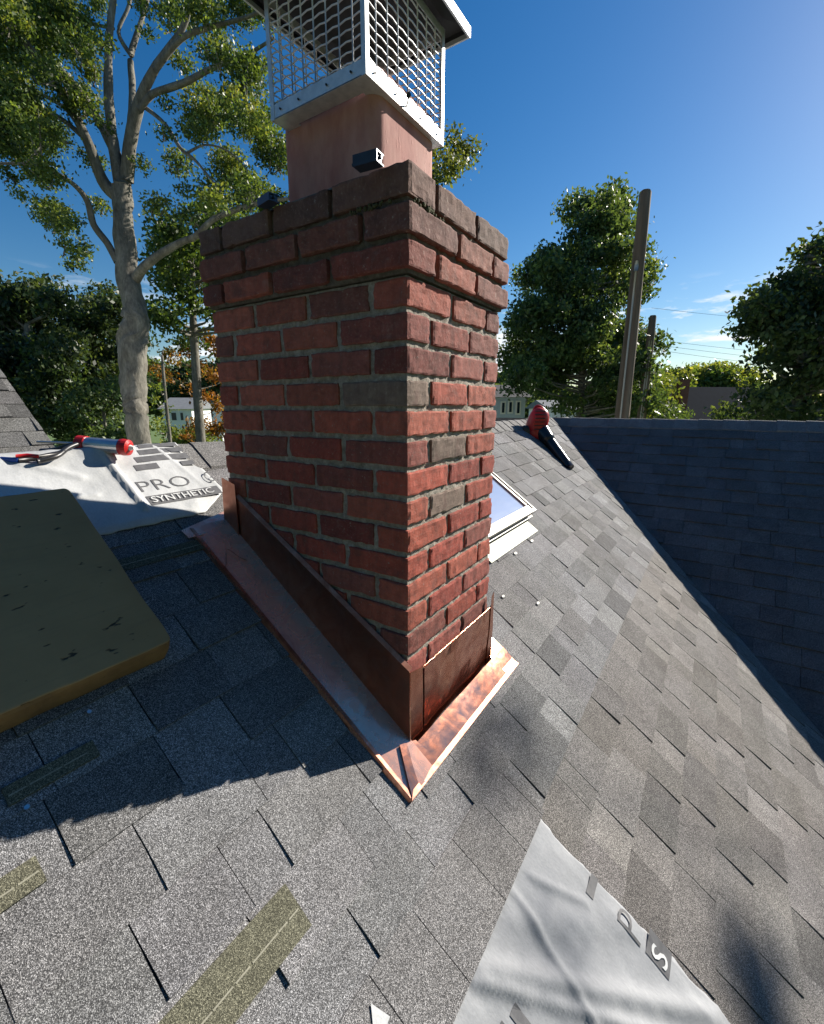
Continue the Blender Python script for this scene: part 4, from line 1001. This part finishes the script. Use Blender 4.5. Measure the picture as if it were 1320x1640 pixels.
tree('broadleaf_tree', 'leafy tree whose bright tip shows right of the clay flue', 650, 15,
     fill([(700, 190), (735, 215), (768, 240), (790, 268), (770, 292), (735, 300), (700, 320), (560, 420), (520, 300), (600, 230)], 26, 11, 26, 16), .12, [(.05, .075, .02), (.10, .13, .03), (.16, .18, .04)], 46, 1.1, 12, 300)
AUT = [(.10, .045, .012), (.20, .085, .02), (.34, .15, .03), (.16, .12, .03), (.06, .07, .02)]
tree('autumn_tree', 'small orange leaved autumn tree beside the brick chimney', 318, 22,
     [(330, 540, 16), (352, 555, 18), (300, 560, 14), (275, 570, 14), (325, 590, 14), (350, 605, 14), (265, 600, 12), (300, 620, 8), (330, 635, 12), (352, 650, 12), (318, 680, 14), (345, 690, 14), (300, 700, 8), (372, 600, 20), (250, 590, 8), (368, 680, 18)], .15, AUT, 47, .9, 5, 560)
tree('broadleaf_tree', 'slim dappled tree close behind the foot of the oak', 262, 17, [(256, 620, 9), (262, 655, 8), (250, 680, 12), (268, 690, 9), (246, 640, 8)], .11, GREEN[1:], 48, 1.2, 6, 560)
tree('bush', 'pale green bush between the two utility poles', 1045, 26, fill([(1040, 600), (1075, 590), (1095, 640), (1092, 680), (1010, 690), (1012, 640)], 18, 9, 18, 20), .2, GREEN[2:], 49, .8, 5, 620, cat='bush', group='bushes')
tree('bush', 'dark shrub below the small brick chimney of the far house', 1075, 22, fill([(1050, 640), (1085, 632), (1105, 655), (1105, 690), (1030, 690)], 12, 8, 14, 21), .15, DGREEN, 50, .8, 4, 650, cat='bush', group='bushes')
for i, (x, y, r, dp, lb) in enumerate(((1075, 612, 26, 62, 'distant rounded tree nearest the second pole on the skyline'), (1110, 606, 24, 70, 'distant tree directly over the far brick chimney'), (1150, 604, 26, 66, 'distant tree next to the dark right hand tree on the skyline'),
                                       (1190, 610, 24, 72, 'distant tree half hidden behind the dark right hand tree'), (1045, 620, 24, 64, 'distant tree seen between the two poles'))):
    bl_ = [(x+a, y+b, r*.55) for a, b in ((0, 0), (-14, 8), (14, 7), (-6, -6), (8, -5), (0, 18), (-18, 24), (18, 22), (0, 34), (-20, 40), (20, 40))]
    tree('distant_tree', lb, x, dp, bl_, .55, GREEN[1:], 60+i, .35, 6, y, group='distant trees on the skyline', cl=8, depthvar=.04)

# ------------------------------------------------------------------ poles and wires
M_WIRE = simple('wire_jacket', (.03, .03, .035), 1.0)
M_WIRE.node_tree.nodes['Principled BSDF'].inputs['Specular IOR Level'].default_value = 0.0
def pole(label, x0, y0, x1, y1, w0, w1, depth, seed):
    t_ = thing('utility_pole', label, 'utility pole', tuple(np.r_[at(x0, y0, depth)[:2], GROUND]), 'wooden utility poles')
    b = at(x0, y0, depth); top_z = None
    v = at(x1, y1, 1.0)-CAM; h_ = (b[0]-CAM[0])/v[0]; tz = CAM[2]+v[2]*h_
    n = 12; mb = MB()
    zs = [GROUND+(tz-GROUND)*i/n for i in range(n+1)]
    def rz(z): f_ = (z-b[2])/(tz-b[2]); return (w0+(w1-w0)*f_)*.86/2/FPX*depth
    mb.tube([(b[0], b[1], z) for z in zs] + [(b[0], b[1], tz+.06)], [rz(z) for z in zs]+[rz(tz)*.75], 16, jitter=.08)
    mb.build('shaft', M_WOOD, t_, smooth=True); return t_, b, tz, rz
tp1, b1, tz1, rz1 = pole('tall bare wooden utility pole with conduit standing beyond the dark ridge', 996, 672, 1033, 310, 26, 19, 11.5, 1)
side = -Vector(R0)*.55 - Vector((R2[0], R2[1], 0)).normalized()*.75
mb = MB()
pp = [Vector((b1[0], b1[1], z)) + side*(rz1(z)+.018) for z in np.linspace(GROUND, tz1-1.65, 14)]
mb.tube(pp, .022, 8); mb.build('conduit', M_TRIMG, tp1, smooth=True)
mb = MB(); q = pp[-1]; mb.tube([q, q+Vector((0, 0, .10)), q+Vector((0, 0, .22))], [.045, .05, .03], 10); mb.build('cable_clamp', M_TRIMG, tp1, smooth=True)
tp2, b2, tz2, rz2 = pole('shorter wooden utility pole just right of and behind the tall pole', 1027, 672, 1043, 508, 16, 12, 19, 2)
mb = MB()
for k in (0, 1): mb.tube([Vector((b2[0], b2[1], z)) + side*(rz2(z)+.02) + Vector(R0)*(.08*k) for z in np.linspace(GROUND, tz2-.9, 10)], .03, 7)
mb.build('conduit', M_TRIMG, tp2, smooth=True)
mb = MB(); a_ = Vector((b1[0], b1[1], tz1-2.6)); c_ = Vector((b2[0], b2[1], tz2-.7)); mb.tube([a_+(c_-a_)*t-Vector((0, 0, .5*t*(1-t))) for t in np.linspace(0, 1, 12)], .012, 5)
o = mb.build('drop_wire', M_BLACK, None); tag(o, 'thin cable hanging between the tall pole and the shorter pole', 'power line', 'overhead wires')
for i, (ya, yb_, lb) in enumerate(((494, 500, 'highest of the thin wires running right from the shorter pole'), (544, 556, 'second overhead wire just under the small flat cloud'), (552, 567, 'third overhead wire in the close pair'), (560, 580, 'lowest overhead wire above the distant tree line'))):
    a_ = Vector(at(1044, ya-1, 22)); c_ = Vector(at(1480, yb_+20, 34)); mb = MB()
    mb.tube([a_+(c_-a_)*t-Vector((0, 0, 1.1*t*(1-t))) for t in np.linspace(0, 1, 24)], .007, 5, cap=True)
    o = mb.build('power_line', M_WIRE, None); tag(o, lb, 'power line', 'overhead wires')

# ------------------------------------------------------------------ far houses
def far_house(label, px, py_top, py_eave, w, depth, wallm, roofm, yaw=0.0, wins=(), chimney=None):
    c = at(px, py_eave, depth); ze = c[2]; zt2 = at(px, py_top, depth)[2]; W_ = w/FPX*depth
    t_ = thing('house', label, 'house', (c[0], c[1], GROUND), 'houses beyond the garden')
    rx = Vector(R0); ry = Vector((R2[0], R2[1], 0)).normalized()
    rx, ry = rx*math.cos(yaw)+ry*math.sin(yaw), ry*math.cos(yaw)-rx*math.sin(yaw); c0 = Vector((c[0], c[1], 0))
    def w_(x, y, z): return c0 + rx*x + ry*y + Vector((0, 0, z))
    def bx(mb, a, b): mb.add([w_(x, y, z) for z in (a[2], b[2]) for x, y in ((a[0], a[1]), (b[0], a[1]), (b[0], b[1]), (a[0], b[1]))], [(0,3,2,1),(4,5,6,7),(0,1,5,4),(1,2,6,5),(2,3,7,6),(3,0,4,7)])
    mb = MB(); bx(mb, (-W_/2, 0, GROUND), (W_/2, 7, ze)); mb.build('wall', wallm, t_)
    mb = MB(); e = .35
    mb.add([w_(-W_/2-e, -e, ze), w_(W_/2+e, -e, ze), w_(W_/2+e, 3.5, zt2), w_(-W_/2-e, 3.5, zt2), w_(W_/2+e, 7+e, ze), w_(-W_/2-e, 7+e, ze)], [(0, 1, 2, 3), (3, 2, 4, 5), (1, 4, 2), (0, 3, 5), (0, 5, 4, 1)]); rf = mb.build('roof', roofm, t_)
    for (wx, wy0, wy1, ww) in wins:
        x = (wx-px)/FPX*depth; z0_ = at(px, wy1, depth)[2]; z1_ = at(px, wy0, depth)[2]; ww_ = ww/FPX*depth
        mb = MB(); bx(mb, (x-ww_/2-.08, -.06, z0_-.08), (x+ww_/2+.08, -.005, z1_+.08)); wf = mb.build('window', M_WHITE, t_)
        mb = MB(); bx(mb, (x-ww_/2, -.09, z0_), (x+ww_/2, -.062, z1_)); mb.build('pane', M_PANE, wf)
    if chimney:
        x = (chimney[0]-px)/FPX*depth; z1_ = at(px, chimney[1], depth)[2]; cw_ = chimney[2]/FPX*depth
        mb = MB(); bx(mb, (x-cw_/2, 1.2, GROUND), (x+cw_/2, 1.9, z1_)); mb.build('chimney', M_CHB, t_)
    return t_
M_PANE = simple('window_glass', (.02, .03, .05), .1, 0, .1, 5); M_CHB = simple('far_brick', (.16, .06, .045), .9, 0, .2, 6)
M_RFD = simple('shade_dark_roofing', (.018, .02, .026), .9, 0, .2, 3); M_RFG = simple('grey_roofing', (.16, .17, .18), .9, 0, .15, 3)  # near black base carries the shade of a roof facing from the sun
far_house('blue grey house with three tall windows just right of the chimney', 815, 612, 636, 56, 24, M_SIDING, M_RFD, .1, ((806, 645, 661, 4), (818, 644, 660, 4), (831, 644, 662, 4)))
far_house('white house mostly hidden by the pointed tree, left of the tall pole', 905, 640, 655, 40, 34, M_WHITE, M_RFG, .0, ((925, 660, 672, 4),))
far_house('white house with grey roof seen between oak trunk and autumn tree', 283, 636, 655, 44, 46, M_WHITE, M_RFG, .15, ((278, 661, 673, 7), (290, 661, 673, 4)))
far_house('small white gabled house partly hidden by the orange autumn tree', 335, 625, 648, 40, 60, M_WHITE, M_WHITE, -.3, ((338, 655, 668, 5),))
far_house('house with shade darkened roof and small brick chimney beyond the ridge at right', 1180, 617, 742, 170, 26, M_SIDING, M_RFD, .15, (), (1098, 608, 14))

for i, (x, dp, top, lb) in enumerate(((225, 60, 560, 'far dark tree glimpsed left of the oak foot'), (300, 66, 570, 'far dark tree behind the white house beside the autumn tree'), (370, 62, 560, 'far dark tree mostly behind the autumn tree'),
                                     (800, 66, 590, 'far tree behind the blue grey house'), (880, 70, 600, 'far tree under the dense pointed tree'), (970, 66, 600, 'far tree behind the foot of the tall pole'), (1250, 60, 600, 'far tree behind the dark right hand tree'))):
    bl_ = [(x+a, top+25+b, 17) for a, b in ((0, 0), (-24, 14), (24, 12), (-10, 22), (14, 30), (-34, 40), (36, 40), (0, 50), (-24, 60), (24, 62))]
    tree('distant_tree', lb, x, dp, bl_, .5, DGREEN, 80+i, .4, 6, top+20, group='distant trees on the skyline', cl=8, depthvar=.04)
# unseen trees added on the side behind the camera: they darken what the shaded faces and the copper see
def near_tree(x, y, h, r, seed, lb):
    t_ = thing('broadleaf_tree', lb, 'tree', (x, y, GROUND), 'trees around the house'); rs = random.Random(seed); mb = MB()
    mb.tube(*catmull([(x, y, GROUND), (x+.1, y, GROUND+h*.5), (x, y+.1, GROUND+h*.85)], [.28, .2, .06], 5), 9, jitter=.15); mb.build('trunk', M_BARK, t_, smooth=True)
    bl_ = [((x+rs.gauss(0, r*.5), y+rs.gauss(0, r*.5), GROUND+h*rs.uniform(.35, .95)), r*rs.uniform(.35, .5), .8) for _ in range(20)]
    leaves('crown', bl_, t_, .32, DGREEN, seed, .10, 9)
near_tree(-9, -3, 12, 3.4, 201, 'added light blocking tree standing left of and behind the roof, outside the view')
near_tree(-9.5, 3, 12, 3.4, 202, 'added light blocking tree level with the chimney on the shaded side, outside the view')
near_tree(-7, -9, 12, 3.4, 203, 'added light blocking tree at the near left corner of the house, outside the view')
near_tree(-1, -12, 11, 3.2, 204, 'added light blocking tree in front of the eaves, outside the view')

# a garden tree towards the sun, outside the view, whose outer twigs dapple the lower right of the roof
t_ = thing('broadleaf_tree', 'garden tree towards the sun beyond the right edge, outside the view', 'tree', (12.5, -6.2, GROUND), 'trees around the house')
mb = MB(); mb.tube(*catmull([(12.5, -6.2, GROUND), (12.4, -6.1, 0), (12.2, -5.9, 4.5)], [.25, .18, .08], 6), 9, jitter=.15)
bl_ = []; rs = random.Random(8)
for (px, py, r_, w_) in ((812, 1190, .085, 1.1), (770, 1212, .05, .7), (1222, 1610, .10, 2.2), (1185, 1560, .07, 1.0), (900, 1530, .07, .5)):
    c = Vector(hitP(px, py)) + SUN*12.5; bl_.append((tuple(c), r_, w_))
    mb.tube([(12.3, -6.0, 2.5+rs.random()*1.5), tuple(c*.6+Vector((12.3, -6.0, 3.4))*.4+Vector((0, 0, .2))), tuple(c)], [.010, .006, .004], 5)
mb.build('trunk', M_BARK, t_, smooth=True); leaves('crown', bl_, t_, .05, DGREEN, 301, 6.0, 9)

tree('bush', 'dark undergrowth bush left of the foot of the pale oak', 165, 19, fill([(95, 610), (235, 600), (238, 730), (90, 730)], 24, 14, 26, 31), .16, DGREEN, 91, .8, 5, 640, cat='bush', group='bushes')
tree('bush', 'yellow green bush at the foot of the autumn tree', 300, 30, fill([(265, 680), (350, 680), (360, 730), (250, 730)], 10, 10, 16, 33), .2, GREEN[2:], 92, .8, 5, 690, cat='bush', group='bushes')
